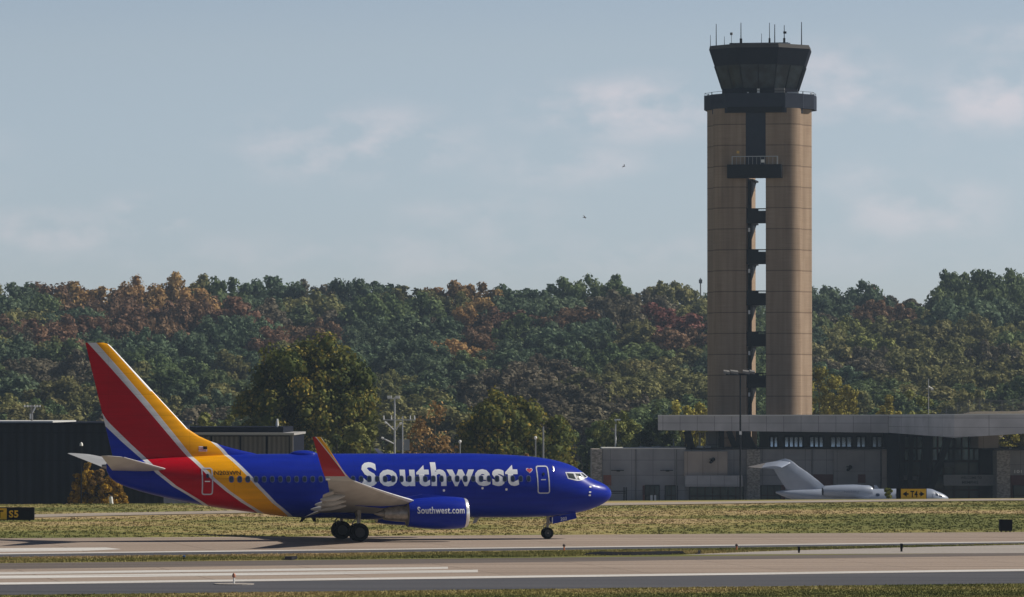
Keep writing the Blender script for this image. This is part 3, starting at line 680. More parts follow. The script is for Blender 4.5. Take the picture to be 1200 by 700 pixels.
def wing(sd):
    st = [0.8, 1.9, 3.0, 4.2, 5.6, 7.5, 9.5, 11.5, 13.5, 15.0, 15.7]
    rg = []
    for w_ in st:
        c = wle(w_) - wte(w_); t = c * np.interp(w_, [1, 6, 16.6], [0.068, 0.058, 0.048])
        rg.append(aero(wle(w_), wte(w_), w_, wz(w_), t, -0.03 * c * (1 - w_ / 20), sd))
    mb = MB().loft(rg)
    # upper skin darker than the lower
    o = mb.build('wing', [M_wgrey, M_wtop], airliner, smooth=True)
    for p in o.data.polygons:
        if p.normal.z > 0.2: p.material_index = 1
    # blended winglet
    rg = []
    W0 = 15.7; base_z = wz(W0); A, B = (wle(W0), wte(W0)), (-5.10, -5.60)
    for i, k in enumerate(np.linspace(0, 1, 16)):
        cant = R(8 + 68 * min(1, k / 0.5))
        if k < 0.5: w_ = W0 + 1.28 * math.sin(math.pi / 2 * k / 0.5 * 0.86) / math.sin(math.pi / 2 * .86); z = base_z + 0.95 * (1 - math.cos(math.pi / 2 * k / 0.5 * .86)) / (1 - math.cos(math.pi / 2 * .86)) + 0.11 * k
        else: q = (k - 0.5) / 0.5; w_ = W0 + 1.28 + 0.42 * q; z = base_z + 1.0 + (6.56 - base_z - 1.0) * q
        f = (w_ - W0 + (z - base_z) * 0.9) / (1.7 + (6.56 - base_z) * 0.9)
        le = A[0] + (B[0] - A[0]) * f ** 1.12; te = A[1] + (B[1] - A[1]) * f ** 0.95
        rg.append(aero(le, te, w_, z, (le - te) * 0.045, 0, sd, cant))
    wl = MB().loft(rg); n = len(AF)
    m = bpy.data.materials.new('winglet_paint'); m.use_nodes = True; nt = m.node_tree; b = nt.nodes['Principled BSDF']; b.inputs['Roughness'].default_value = 0.35
    tc = N(nt, 'ShaderNodeTexCoord'); sp = N(nt, 'ShaderNodeSeparateXYZ'); L = nt.links.new; L(tc.outputs['Object'], sp.inputs[0])
    def line(xa, za, xb, zb, colA, prev):
        sl = (xb - xa) / (zb - za); ma = N(nt, 'ShaderNodeMath', operation='MULTIPLY_ADD'); ma.inputs[1].default_value = -sl; L(sp.outputs['Z'], ma.inputs[0]); L(sp.outputs['X'], ma.inputs[2])
        g = N(nt, 'ShaderNodeMath', operation='GREATER_THAN'); g.inputs[1].default_value = xa - sl * za; L(ma.outputs[0], g.inputs[0])
        mx = N(nt, 'ShaderNodeMixRGB'); mx.inputs[2].default_value = (*colA, 1); L(g.outputs[0], mx.inputs[0])
        if isinstance(prev, tuple): mx.inputs[1].default_value = (*prev, 1)
        else: L(prev, mx.inputs[1])
        return mx.outputs[0]
    zt_, zb_ = 6.56, base_z + 0.45
    c_ = line(-5.43, zt_, -3.60, zb_, (0.62, 0.63, 0.66), (0.40, 0.001, 0.012))
    c_ = line(-5.37, zt_, -3.52, zb_, (0.80, 0.35, 0.001), c_)
    c_ = line(-5.13, zt_, -3.40, zb_, (0.72, 0.73, 0.75), c_)
    gz = N(nt, 'ShaderNodeMath', operation='GREATER_THAN'); gz.inputs[1].default_value = base_z + 0.28; L(sp.outputs['Z'], gz.inputs[0])
    gm = N(nt, 'ShaderNodeMixRGB'); gm.inputs[1].default_value = (0.40, 0.395, 0.385, 1); L(gz.outputs[0], gm.inputs[0]); L(c_, gm.inputs[2])
    L(gm.outputs[0], b.inputs['Base Color'])
    wl.build('winglet', m, o, smooth=True)
    # flaps a little way out, and the fairings of their tracks
    def flap(w0, w1, c0, c1, drop, ang):
        rg = []
        for i in range(6):
            w_ = w0 + (w1 - w0) * i / 5; c = c0 + (c1 - c0) * i / 5; te = wte(w_); z = wz(w_) - 0.13 - drop
            rg.append(aero(te + c * 0.42, te - c * 0.62 * math.cos(ang), w_, z, c * 0.07, -c * math.sin(ang) * 1.0, sd))
        return MB().loft(rg).build('flap', M_wgrey, o, smooth=True)
    flap(2.15, 5.35, 1.35, 1.15, 0.06, R(20)); flap(5.75, 12.3, 1.1, 0.62, 0.05, R(20))
    for w_, ln_ in ((5.55, 2.2), (8.3, 1.9), (11.0, 1.5)):
        rg = []
        for i in range(11):
            a = i / 10; k = max(0.04, math.sin(math.pi * (0.05 + 0.92 * a))) ** 0.7; x = wte(w_) + 0.95 - a * ln_
            rg.append([(x, -sd * (w_ + 0.14 * k * math.cos(2 * math.pi * j / 12)), wz(w_) - 0.30 - 0.22 * a + 0.20 * k * math.sin(2 * math.pi * j / 12)) for j in range(12)])
        MB().loft(rg).build('flap_fairing', M_wgrey, o, smooth=True)
    # bare metal slats along the leading edge
    for w0, w1 in ((2.1, 4.4), (5.5, 9.0), (9.05, 12.5), (12.55, 15.6)):
        rg = []
        for i in range(6):
            w_ = w0 + (w1 - w0) * i / 5; c = wle(w_) - wte(w_); t = c * np.interp(w_, [1, 6, 16.6], [0.068, 0.058, 0.048]) + 0.012
            le = wle(w_) + 0.02; z = wz(w_); q = []
            for u, k in ((0.115, .66), (0.05, .46), (0.012, .25), (-0.004, 0), (0.012, -.2), (0.045, -.34)):
                q.append((le + 0 - c * u, -sd * w_, z + k * t))
            rg.append(q)
        MB().loft(rg, cap=False, close=False).build('slat', M_white, o, smooth=True, fix=False)
    # light in the wing tip
    MB().tube((-4.35, -sd * 16.3, base_z + 0.12), (-4.6, -sd * 16.3, base_z + 0.12), 0.08).build('tip_lamp', M_lampw, o)
    return o
wing_s = wing(1); wing_p = wing(-1)
wing_p.rotation_euler = (R(-3.2), 0, 0); wing_p.location = (0, 0, 0.12)     # the far wing hangs a little lower
# ---------------------------------------------------------------- tail
lead = [(-10.3, 6.96), (-12.9, 9.78), (-14.2, 11.2), (-15.05, 12.12), (-15.22, 12.26)]
def fin_le(z): return np.interp(z, [5.2, 5.46, 5.62, 5.87, 6.36, 6.96, 12.0, 12.22, 12.30], [-5.2, -6.15, -6.9, -7.9, -9.3, -10.25, -14.98, -15.22, -15.55])
def fin_te(z): return np.interp(z, [4.9, 12.3], [-14.85, -16.66])
rg = []
for z in [4.95, 5.2, 5.33, 5.46, 5.6, 5.75, 5.95, 6.2, 6.5, 6.96, 7.6, 8.4, 9.3, 10.2, 11.1, 11.8, 12.1, 12.22, 12.30]:
    le, te = fin_le(z), fin_te(z); c = le - te; t = min(0.32, np.interp(z, [5, 7, 12.3], [0.30, 0.27, 0.09]))
    o = []
    for u, k in AF:
        kk = (abs(k) + abs(AF[len(AF) - 1 - AF.index((u, k))][1]) if False else k)
        o.append((le - c * u if u < .99 else te, -t * (k if k > 0 else k * 1.28), z))
    rg.append(o)
fin = MB().loft(rg).build('fin', [M_liv, M_white], airliner, smooth=True)
for p in fin.data.polygons:
    le = fin_le(p.center.z)
    if p.center.z > 6.9 and le - p.center.x < 0.10 and abs(p.normal.z) < 0.8: p.material_index = 1
mb = MB()
BVfin = BVHTree.FromPolygons([Vector(v) for v in [p for r in rg for p in r]], [(k * len(AF) + i, k * len(AF) + (i + 1) % len(AF), (k + 1) * len(AF) + (i + 1) % len(AF), (k + 1) * len(AF) + i) for k in range(len(rg) - 1) for i in range(len(AF))])
skin_patch([(fa[0], fb[1]), (fb[0], fb[1]), (fb[0], fa[1]), (fa[0], fa[1])], 'flag_emblem', M_letter, fin, 0.02, BVfin)
mx_ = fa[0] + (fb[0] - fa[0]) * 0.52; mz_ = fb[1] + (fa[1] - fb[1]) * 0.42
skin_patch([(mx_, mz_), (fb[0], mz_), (fb[0], fa[1]), (mx_, fa[1])], 'flag_emblem', M_rubber, fin, 0.03, BVfin)
for k in range(3):
    z_ = fb[1] + (fa[1] - fb[1]) * (0.05 + 0.3 * k); e_ = mx_ if k == 2 else fb[0]
    skin_patch([(fa[0], z_), (e_, z_), (e_, z_ + 0.045), (fa[0], z_ + 0.045)], 'flag_emblem', M_red, fin, 0.03, BVfin)
def stab(sd):
    rg = []
    for w_ in [0.2, 0.9, 2.5, 4.2, 5.8, 7.0, 7.5, 7.65]:
        le = -11.75 - 0.590 * (w_ - 0.9); te = -15.15 - 0.235 * (w_ - 0.9); z = 4.42 + 0.135 * (w_ - 0.5)
        if w_ > 7.2: le -= (w_ - 7.2) * 1.4
        rg.append(aero(le, te, w_, z, (le - te) * 0.045, 0, sd))
    o = MB().loft(rg).build('stabiliser', [M_wgrey, M_wtop], airliner, smooth=True)
    for p in o.data.polygons:
        if p.normal.z > 0.2: p.material_index = 1
    rg = []
    for w_ in [1.0, 2.5, 4.2, 5.8, 6.9]:
        le = -11.72 - 0.585 * (w_ - 0.9); z = 4.42 + 0.135 * (w_ - 0.5); c = 3.4 - 0.38 * (w_ - .9)
        rg.append([(le - c * u, -sd * w_, z + k * (c * 0.045 + .01)) for u, k in ((0.05, .5), (0.012, .28), (-0.004, 0), (0.012, -.24), (0.04, -.36))])
    MB().loft(rg, cap=False, close=False).build('leading_edge', M_white, o, smooth=True, fix=False)
    return o
stab(1); stab(-1)
MB().tube((-15.2, 0, 4.62), (-15.62, 0, 4.66), 0.16, 0.10, 16).build('exhaust_outlet', M_steel, airliner, smooth=True)
# ---------------------------------------------------------------- engines
def engine(sd):
    yc, zc = -sd * 4.83, 1.74
    ro = [(6.40, .80), (6.43, .86), (6.36, .92), (6.1, .985), (5.6, 1.035), (5.0, 1.05), (4.3, 1.04), (3.5, .98), (2.9, .90), (2.66, .86)]
    def ring(x, r, n=44, flat=0.06):
        return [(x, yc + r * 1.01 * math.sin(2 * math.pi * j / n), zc + r * (math.cos(2 * math.pi * j / n) if math.cos(2 * math.pi * j / n) > -.6 else -.6 + (math.cos(2 * math.pi * j / n) + .6) * 0.82)) for j in range(n)]
    mb = MB(); mb.loft([ring(x, r) for x, r in ro[2:]], cap=False)
    o = mb.build('engine', M_blue, airliner, smooth=True)
    if sd > 0:
        bv = BVHTree.FromPolygons([Vector(v) for v in mb.v], mb.f)
        side_text('Southwest.com', 489.3, 544.3, 594.2, 602.2, M_letter, o, 0.02, 0.08, 0.012, bv, hit=lambda x, y: Vector((lambda p: (p[0], -5.8, p[1]))(loc_at(x, y, 5.75))))
    MB().loft([ring(6.0, .74), ring(6.25, .76), ring(6.40, .80), ring(6.44, .845), ring(6.42, .885), ring(6.36, .922), ring(6.22, .962)], cap=False).build('inlet_lip', mat('polished_lip', (0.8, 0.8, 0.82), 0.22, metal=0.55), o, smooth=True)
    MB().loft([ring(6.02, .74), ring(5.3, .76), ring(4.6, .78)], cap=False).build('inlet_duct', M_wgrey, o, smooth=True)
    MB().loft([ring(4.62, .78), ring(4.60, .02)]).build('fan', M_dark, o)
    MB().loft([ring(4.7, .30), ring(4.95, .2), ring(5.12, .03)]).build('spinner', M_steel, o, smooth=True)
    MB().loft([ring(2.68, .83), ring(2.6, .56), ring(2.1, .53), ring(1.55, .47), ring(1.2, .40), ring(1.2, .34)]).build('core_cowl', M_steel, o, smooth=True)
    MB().loft([ring(1.3, .28), ring(0.9, .17), ring(0.6, .04)]).build('exhaust_cone', M_steel, o, smooth=True)
    # pylon to the wing
    mb = MB()
    rg = []
    for x, zt, zb, hw in ((5.3, 2.79, 2.6, 0.03), (4.6, 2.88, 2.55, .14), (3.6, 2.92, 2.35, .2), (2.4, 2.75, 2.1, .2), (1.0, 2.55, 2.1, .16), (-0.6, 2.4, 2.25, .05)):
        rg.append([(x, yc - hw, zb), (x, yc + hw, zb), (x, yc + hw * .6, zt), (x, yc - hw * .6, zt)])
    mb.loft(rg).build('pylon', M_wgrey if False else M_blue, o, smooth=False)
    return o
engine(1); engine(-1)
# ---------------------------------------------------------------- landing gear
def wheel(parent, c, r, wd, hub=0.55):
    x, y, z = c; P = []
    prof_ = [(-wd / 2 * .55, hub * r), (-wd / 2 * .85, hub * r * 1.08), (-wd / 2, r * .80), (-wd / 2 * .82, r * .95), (-wd / 2 * .4, r), (wd / 2 * .4, r), (wd / 2 * .82, r * .95), (wd / 2, r * .80), (wd / 2 * .85, hub * r * 1.08), (wd / 2 * .55, hub * r)]
    rg = [[(x + q * math.cos(2 * math.pi * j / 28), y + d, z + q * math.sin(2 * math.pi * j / 28)) for j in range(28)] for d, q in prof_]
    MB().loft(rg, cap=False).build('tyre', M_rubber, parent, smooth=True)
    rg = [[(x + q * math.cos(2 * math.pi * j / 20), y + d, z + q * math.sin(2 * math.pi * j / 20)) for j in range(20)] for d, q in ((-wd * .27, .02 * r), (-wd * .30, hub * r * .4), (-wd * .24, hub * r * .85), (-wd * .28, hub * r), (wd * .28, hub * r), (wd * .24, hub * r * .85), (wd * .30, hub * r * .4), (wd * .27, .02 * r))]
    MB().loft(rg).build('rim', M_rim, parent, smooth=True)
for sd in (1, -1):
    y = -sd * 2.86
    g = MB().tube((0.0, y, 0.57), (0.05, y + sd * 0.12, 2.3), 0.11, 0.15, 14).tube((0.0, y - 0.5, 0.57), (0, y + 0.5, 0.57), 0.08).tube((0.0, y, 1.2), (0.0, y + sd * 1.5, 2.0), 0.06).tube((-0.1, y, .75), (-0.42, y, 1.1), 0.04).tube((-0.42, y, 1.1), (-.1, y, 1.5), .04).build('main_gear', M_steel, airliner, smooth=True)
    wheel(g, (0, y - 0.43, 0.565), 0.565, 0.40); wheel(g, (0, y + 0.43, 0.565), 0.565, 0.40)
NG = 12.70
g = MB().tube((NG, 0, 0.36), (NG + 0.06, 0, 1.6), 0.075, 0.10, 14).tube((NG, -.26, .36), (NG, .26, .36), .05).tube((NG + .1, 0, .9), (NG + .9, 0, 1.5), .045).tube((NG - .05, 0, .5), (NG - .28, 0, .75), .03).tube((NG - .28, 0, .75), (NG - .05, 0, 1.0), .03).build('nose_gear', M_steel, airliner, smooth=True)
wheel(g, (NG, -0.19, 0.36), 0.36, 0.20, 0.6); wheel(g, (NG, 0.19, 0.36), 0.36, 0.20, 0.6)
MB().tube((NG + .1, -.05, 1.05), (NG + .16, -.05, 1.05), .09).build('taxi_lamp', M_lampw, g)
for sd in (1, -1):
    pts_ = [loc_at(x, y, 0.45) for x, y in ((647.2, 606.5), (674.5, 600.6), (675.8, 607.8), (648.0, 614.2))]
    mb = MB(); mb.add([(x, -sd * 0.44, z) for x, z in pts_] + [(x, -sd * 0.40, z) for x, z in pts_], [(0, 1, 2, 3), (7, 6, 5, 4), (0, 4, 5, 1), (1, 5, 6, 2), (2, 6, 7, 3), (3, 7, 4, 0)])
    d_ = mb.build('nose_gear_door', M_blue, airliner)
    if sd > 0:
        a = loc_at(657, 610.4, 0.45); b_ = loc_at(664, 606.4, 0.45)
        bm = fit_text('203', 0, b_[0] - a[0], 0, 0.2, 0.012)
        for v in bm.verts: v.co = Vector((a[0] + v.co.x, -0.446, a[1] + v.co.y + 0.10 * v.co.x))
        bm_object(bm, 'lettering', M_letter, d_)
        a = loc_at(646.8, 606.5, .46); b_ = loc_at(647.8, 613.5, .46)
        MB().bb(a[0], b_[0], -.47, -.45, b_[1], a[1]).build('door_edge', M_letter, d_)
# ------------------------------------------------------------------ control tower
TD = 740.0
TROT = R(-9.0)            # the front turns a little to the left
tower_c = px(891.5, 590, TD); TZ = -6.3
tower = empty('control_tower', (tower_c.x, TD, TZ), TROT, 'tall tan concrete control tower with dark glass cab', 'control tower')
def tzp(y): return CAM_H + (HOR - y) / FOC * (TD - 6) - TZ         # height above the tower's foot of picture row y
def tan_mat(name, c1, c2, joint):
    m = bpy.data.materials.new(name); m.use_nodes = True; nt = m.node_tree; b = nt.nodes['Principled BSDF']; b.inputs['Roughness'].default_value = 0.85; b.inputs['Specular IOR Level'].default_value = 0.2
    tc = N(nt, 'ShaderNodeTexCoord'); sp = N(nt, 'ShaderNodeSeparateXYZ'); L = nt.links.new; L(tc.outputs['Object'], sp.inputs[0])
    mp = N(nt, 'ShaderNodeMapping'); mp.inputs['Scale'].default_value = (1, 1, 0.25); L(tc.outputs['Object'], mp.inputs[0])
    no = N(nt, 'ShaderNodeTexNoise'); no.inputs['Scale'].default_value = 0.8; no.inputs['Detail'].default_value = 6; L(mp.outputs[0], no.inputs['Vector'])
    mp2 = N(nt, 'ShaderNodeMapping'); mp2.inputs['Scale'].default_value = (0.3, 0.3, 9); L(tc.outputs['Object'], mp2.inputs[0])
    n2 = N(nt, 'ShaderNodeTexNoise'); n2.inputs['Scale'].default_value = 1.0; n2.inputs['Detail'].default_value = 3; L(mp2.outputs[0], n2.inputs['Vector'])
    cr = N(nt, 'ShaderNodeValToRGB'); cr.color_ramp.elements[0].position = .35; cr.color_ramp.elements[0].color = (*c1, 1); cr.color_ramp.elements[1].position = .66; cr.color_ramp.elements[1].color = (*c2, 1)
    ad = N(nt, 'ShaderNodeMixRGB'); ad.inputs[0].default_value = 0.5; L(no.outputs['Fac'], ad.inputs[1]); L(n2.outputs['Fac'], ad.inputs[2]); L(ad.outputs[0], cr.inputs[0])
    dv = N(nt, 'ShaderNodeMath', operation='DIVIDE'); dv.inputs[1].default_value = joint; L(sp.outputs['Z'], dv.inputs[0])
    fr = N(nt, 'ShaderNodeMath', operation='FRACT'); L(dv.outputs[0], fr.inputs[0])
    lt = N(nt, 'ShaderNodeMath', operation='LESS_THAN'); lt.inputs[1].default_value = 0.055; L(fr.outputs[0], lt.inputs[0])
    fl = N(nt, 'ShaderNodeMath', operation='FLOOR'); L(dv.outputs[0], fl.inputs[0])
    wn = N(nt, 'ShaderNodeTexWhiteNoise', noise_dimensions='1D'); L(fl.outputs[0], wn.inputs['W'])
    mr = N(nt, 'ShaderNodeMapRange'); mr.inputs['To Min'].default_value = 0.93; mr.inputs['To Max'].default_value = 1.05; L(wn.outputs['Value'], mr.inputs[0])
    m1 = N(nt, 'ShaderNodeMixRGB', blend_type='MULTIPLY'); m1.inputs[0].default_value = 1; L(cr.outputs[0], m1.inputs[1]); L(mr.outputs[0], m1.inputs[2])
    mx = N(nt, 'ShaderNodeMixRGB', blend_type='MULTIPLY'); L(lt.outputs[0], mx.inputs[0]); L(m1.outputs[0], mx.inputs[1]); mx.inputs[2].default_value = (0.58, 0.54, 0.52, 1)
    mp3 = N(nt, 'ShaderNodeMapping'); mp3.inputs['Scale'].default_value = (1.6, 1.6, 0.05); L(tc.outputs['Object'], mp3.inputs[0])
    n3 = N(nt, 'ShaderNodeTexNoise'); n3.inputs['Scale'].default_value = 1.0; n3.inputs['Detail'].default_value = 5; L(mp3.outputs[0], n3.inputs['Vector'])
    c3 = N(nt, 'ShaderNodeValToRGB'); c3.color_ramp.elements[0].position = .36; c3.color_ramp.elements[0].color = (.80, .78, .76, 1); c3.color_ramp.elements[1].position = .6; c3.color_ramp.elements[1].color = (1.03, 1.03, 1.03, 1); L(n3.outputs['Fac'], c3.inputs[0])
    m4 = N(nt, 'ShaderNodeMixRGB', blend_type='MULTIPLY'); m4.inputs[0].default_value = .9; L(mx.outputs[0], m4.inputs[1]); L(c3.outputs[0], m4.inputs[2])
    L(m4.outputs[0], b.inputs['Base Color']); return m
M_tan = tan_mat('tan_precast_concrete', (0.265, 0.190, 0.132), (0.345, 0.258, 0.185), 3.19)
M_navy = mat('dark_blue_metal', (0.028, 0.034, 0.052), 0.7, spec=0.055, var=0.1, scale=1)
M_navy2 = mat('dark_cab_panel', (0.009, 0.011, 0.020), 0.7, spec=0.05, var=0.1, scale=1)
M_parap = mat('grey_parapet', (0.16, 0.155, 0.15), 0.6, var=0.1)
M_cabgl = mat('cab_glass', (0.022, 0.032, 0.038), 0.12, spec=0.22, var=0.6, scale=0.6)
M_black = mat('black_steel', (0.008, 0.009, 0.012), 0.7, spec=0.1)
M_galv = mat('galvanised_steel', (0.45, 0.46, 0.47), 0.45, metal=0.4)
M_lwhite = mat('white_housing', (0.75, 0.75, 0.73), 0.5)
ZS = tzp(127)
def arc(cx, cy, r, a0, a1, n=12): return [(cx + r * math.cos(R(a0 + (a1 - a0) * i / n)), cy + r * math.sin(R(a0 + (a1 - a0) * i / n))) for i in range(n + 1)]
# plan: u to the right, the front is at v = -7 (towards the camera)
rs = [(1.53, -0.5), (1.53, -7), (4.4, -7)] + arc(4.4, -4.6, 2.4, -90, 0)[1:] + [(6.8, -3.9), (8.0, -2.2), (8.0, -1.0), (6.8, -0.5)]
ls = [(-1.53, 7), (-6.8, 6.4), (-6.8, 3.9), (-8.0, 2.2), (-8.0, -2.2), (-6.8, -3.9)] + arc(-4.4, -4.6, 2.4, 180, 270) + [(-1.53, -7)]
MB().prism(rs, 0, ZS).build('shaft', M_tan, tower, smooth=True)
MB().prism(ls, 0, ZS).build('shaft', M_tan, tower, smooth=True)
# open stair between the two shafts
ZL = [tzp(y) for y in (452.5, 404, 356, 307.5, 259.5)]
z_prev = 0.3
for i, z in enumerate([ZL[0] - 6.25] + ZL + [tzp(209)]):
    if 0 < i:
        # black wedge fills in flight, parapet and the shade above; gangway leads to the landing
        za, zb = z_prev + 3.3, z - 0.25
        mb = MB().bb(-1.5, -1.0, -4.2, -3.4, z_prev, za + .6)
        mb.add([(u, v, q) for u in (-1.5, -1.0) for v, q in ((-4.2, za), (3.4, zb), (-4.2, zb))], [(0, 1, 2), (3, 5, 4), (0, 3, 4, 1), (1, 4, 5, 2), (2, 5, 3, 0)])
        mb.build('stair_and_shade_fill', M_black, tower)
        MB().bb(-1.5, -0.7, -4.0, 3.6, z - .25, z).build('gangway', M_black, tower)
    if 0 < i < 6:
        mb = MB().bb(-1.5, 1.5, -6.2, -4.0, z - 0.25, z)
        # solid front guard with open bars to its right
        mb.bb(-1.45, 0.35, -6.25, -6.15, z, z + 1.85).bb(0.35, 1.48, -6.25, -6.19, z, z + 1.6)
        for k in range(8): mb.bb(0.3 + k * .155, 0.33 + k * .155, -6.24, -6.2, z, z + 1.9)
        mb.bb(-1.45, 1.48, -6.25, -6.15, z + 1.85, z + 2.0)
        mb.build('stair_landing', M_black, tower)
        MB().bb(-1.25, -0.95, -6.32, -6.25, z - 1.6, z - 1.0).build('stair_lamp', M_lwhite, tower)
    z_prev = z
# dark panelled slot above the balcony, balcony with rails
MB().bb(-1.52, 1.52, -6.9, -3.5, tzp(193), ZS).build('lift_shaft_cladding', M_navy, tower)
mb = MB().bb(-4.2, 4.1, -8.6, -6.95, tzp(209.3), tzp(208)).bb(-4.2, 4.1, -8.65, -8.57, tzp(209.3), tzp(193.6)).bb(-4.2, -4.12, -8.6, -6.97, tzp(209.3), tzp(193.6)).bb(4.02, 4.1, -8.6, -6.97, tzp(209.3), tzp(193.6))
bal = mb.build('balcony', M_black, tower)
mb = MB()
for u in (-3.45, 3.5): mb.bb(u - .05, u + .05, -8.55, -8.45, tzp(193.6), tzp(183.8))
for u in np.linspace(-3.4, 3.4, 12): mb.bb(u - .02, u + .02, -8.52, -8.49, tzp(193.6), tzp(185))
mb.bb(-3.45, 3.5, -8.55, -8.47, tzp(184.6), tzp(183.8))
mb.build('railing', M_galv, bal)
MB().bb(-2.9, -2.5, -7.2, -6.98, tzp(180), tzp(177)).build('lamp', mat('amber_lens', (0.7, 0.42, 0.08), 0.4), tower)
MB().bb(1.0, 1.5, -8.72, -8.65, tzp(191.5), tzp(188)).build('equipment_box', M_lwhite, bal)
# gallery ring under the cab
def octa(r, rot=0.0): return [(r * math.sin(R(rot + 22.5 + 45 * k)), -r * math.cos(R(rot + 22.5 + 45 * k))) for k in range(8)]
gp = [(-4.6, -7.6), (4.6, -7.6), (7.1, -5.0), (7.1, -4.3), (8.45, -2.4), (8.45, 2.4), (7.1, 4.3), (7.1, 7.0), (-7.1, 7.0), (-7.1, 4.3), (-8.45, 2.4), (-8.45, -2.4), (-7.1, -4.3), (-7.1, -5.0)]
gal = MB().prism(gp, tzp(126.8), tzp(109.6)).build('gallery', M_navy, tower)
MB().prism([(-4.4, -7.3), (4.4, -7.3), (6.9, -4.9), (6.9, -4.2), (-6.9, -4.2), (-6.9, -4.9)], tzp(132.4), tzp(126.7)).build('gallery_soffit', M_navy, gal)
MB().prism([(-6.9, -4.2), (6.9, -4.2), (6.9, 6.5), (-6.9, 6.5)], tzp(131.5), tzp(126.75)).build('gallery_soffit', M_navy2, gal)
MB().bb(-4.25, 4.15, -7.72, -7.6, tzp(132.2), tzp(125.6)).build('dark_inset', M_black, gal)  # flat black panel in place of a dark inset in the gallery front
mb = MB()
for (x0, y0), (x1, y1) in zip(gp, gp[1:] + gp[:1]):
    mb.tube((x0 * .985, y0 * .985, tzp(106.8)), (x1 * .985, y1 * .985, tzp(106.8)), 0.03, n=6); mb.tube((x0 * .985, y0 * .985, tzp(109.7)), (x0 * .985, y0 * .985, tzp(106.6)), 0.035, n=6)
mb.build('railing', M_black, gal)
for u, y, s_ in ((0.4, 104, .55), (-1.2, 108, .35), (-7.9, 107, .3), (7.95, 107, .3)): MB().bb(u - s_ / 3, u + s_ / 3, (-6.9 if abs(u) < 5 else -1.5), (-6.5 if abs(u) < 5 else -1.1), tzp(109.7), tzp(y)).build('floodlight', M_lwhite, gal)
MB().bb(2.9, 4.4, -6.9, -6.3, tzp(109.7), tzp(103.6)).build('equipment_cabinet', M_parap, gal)
MB().bb(4.6, 6.4, -5.0, -4.7, tzp(109.4), tzp(107.4)).build('roof_light_strip', M_lwhite, gal)
# cab: outward leaning octagon
CR = 3.0                                                  # extra turn of the cab
def ring8(r, z): return [(x, y, z) for x, y in octa(r, CR)]
rt, rb = 8.35, 6.25; z0, z1, z2, z3 = tzp(109.5), tzp(102.5), tzp(75.5), tzp(56)
def rad(z): return rb + (rt - rb) * (z - z1) / (z3 - z1)
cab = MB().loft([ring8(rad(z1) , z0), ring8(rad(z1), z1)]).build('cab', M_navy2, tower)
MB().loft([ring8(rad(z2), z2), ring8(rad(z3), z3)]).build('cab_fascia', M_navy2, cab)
MB().loft([ring8(rad(z3), z3 + .01), ring8(rad(z3) - .15, tzp(51.4)), ring8(rad(z3) - .6, tzp(51.4)), ring8(rad(z3) - .6, tzp(54))]).build('roof_parapet', mat('dark_parapet', (0.075, 0.072, 0.07), 0.7, spec=.1), cab)
O1, O2 = ring8(rad(z1) - .05, z1), ring8(rad(z2) - .05, z2)
for k in range(8):
    a, b, c, d = Vector(O1[k]), Vector(O1[(k + 1) % 8]), Vector(O2[(k + 1) % 8]), Vector(O2[k])
    MB().add([a, b, c, d], [(0, 1, 2, 3)]).build('window', M_cabgl, cab)
    mb = MB().tube(a, d, 0.14, n=6).tube((a + b) / 2, (c + d) / 2, 0.10, n=6)
    mb.build('mullion', M_black, cab)
MB().loft([ring8(rad(z1) - 1.4, z1 + 0.01), ring8(rad(z1) - 1.2, z1 + 1.0)]).build('console', M_black, cab)
MB().bb(-4.4, 4.6, -3.5, 4, tzp(52), tzp(48.2)).build('roof_plant', M_navy2, cab)
MB().bb(-1.6, 5.0, -3.8, -3.6, tzp(51.5), tzp(49.0)).build('roof_rail', M_galv, cab)
for x, y, r_ in ((832.7, 37, .05), (839.6, 24, .08), (849.4, 39, .05), (870, 23.5, .09), (894.5, 36.5, .05), (904, 24, .07), (910.2, 26, .09), (921.5, 27, .08), (941.3, 23, .09)):
    u = (x - 891.5) / FOC * TD; v = -2.0 if abs(u) < 5 else -1.0
    uu = (u - math.sin(-TROT) * 0 ) ; uu = u * math.cos(TROT); zz = tzp(51.5)
    mb = MB().tube((uu, v, zz - .4), (uu, v, tzp(y)), r_, r_ * .6, 8)
    if x in (870, 904, 921.5): mb.tube((uu, v, zz), (uu, v, zz + 1.2), r_ * 2.2, n=8)
    if x == 921.5: mb.tube((uu + .1, v, tzp(37)), (uu + .1, v, tzp(34.5)), 0.25, n=8)
    mb.build('aerial', M_black, tower)
u = (859 - 891.5) / FOC * TD; MB().tube((u, -2, tzp(52)), (u, -2, tzp(38)), .04, n=6).tube((u, -2, tzp(38)), (u, -2, tzp(35)), .2, n=8).build('aerial', M_parap, tower)

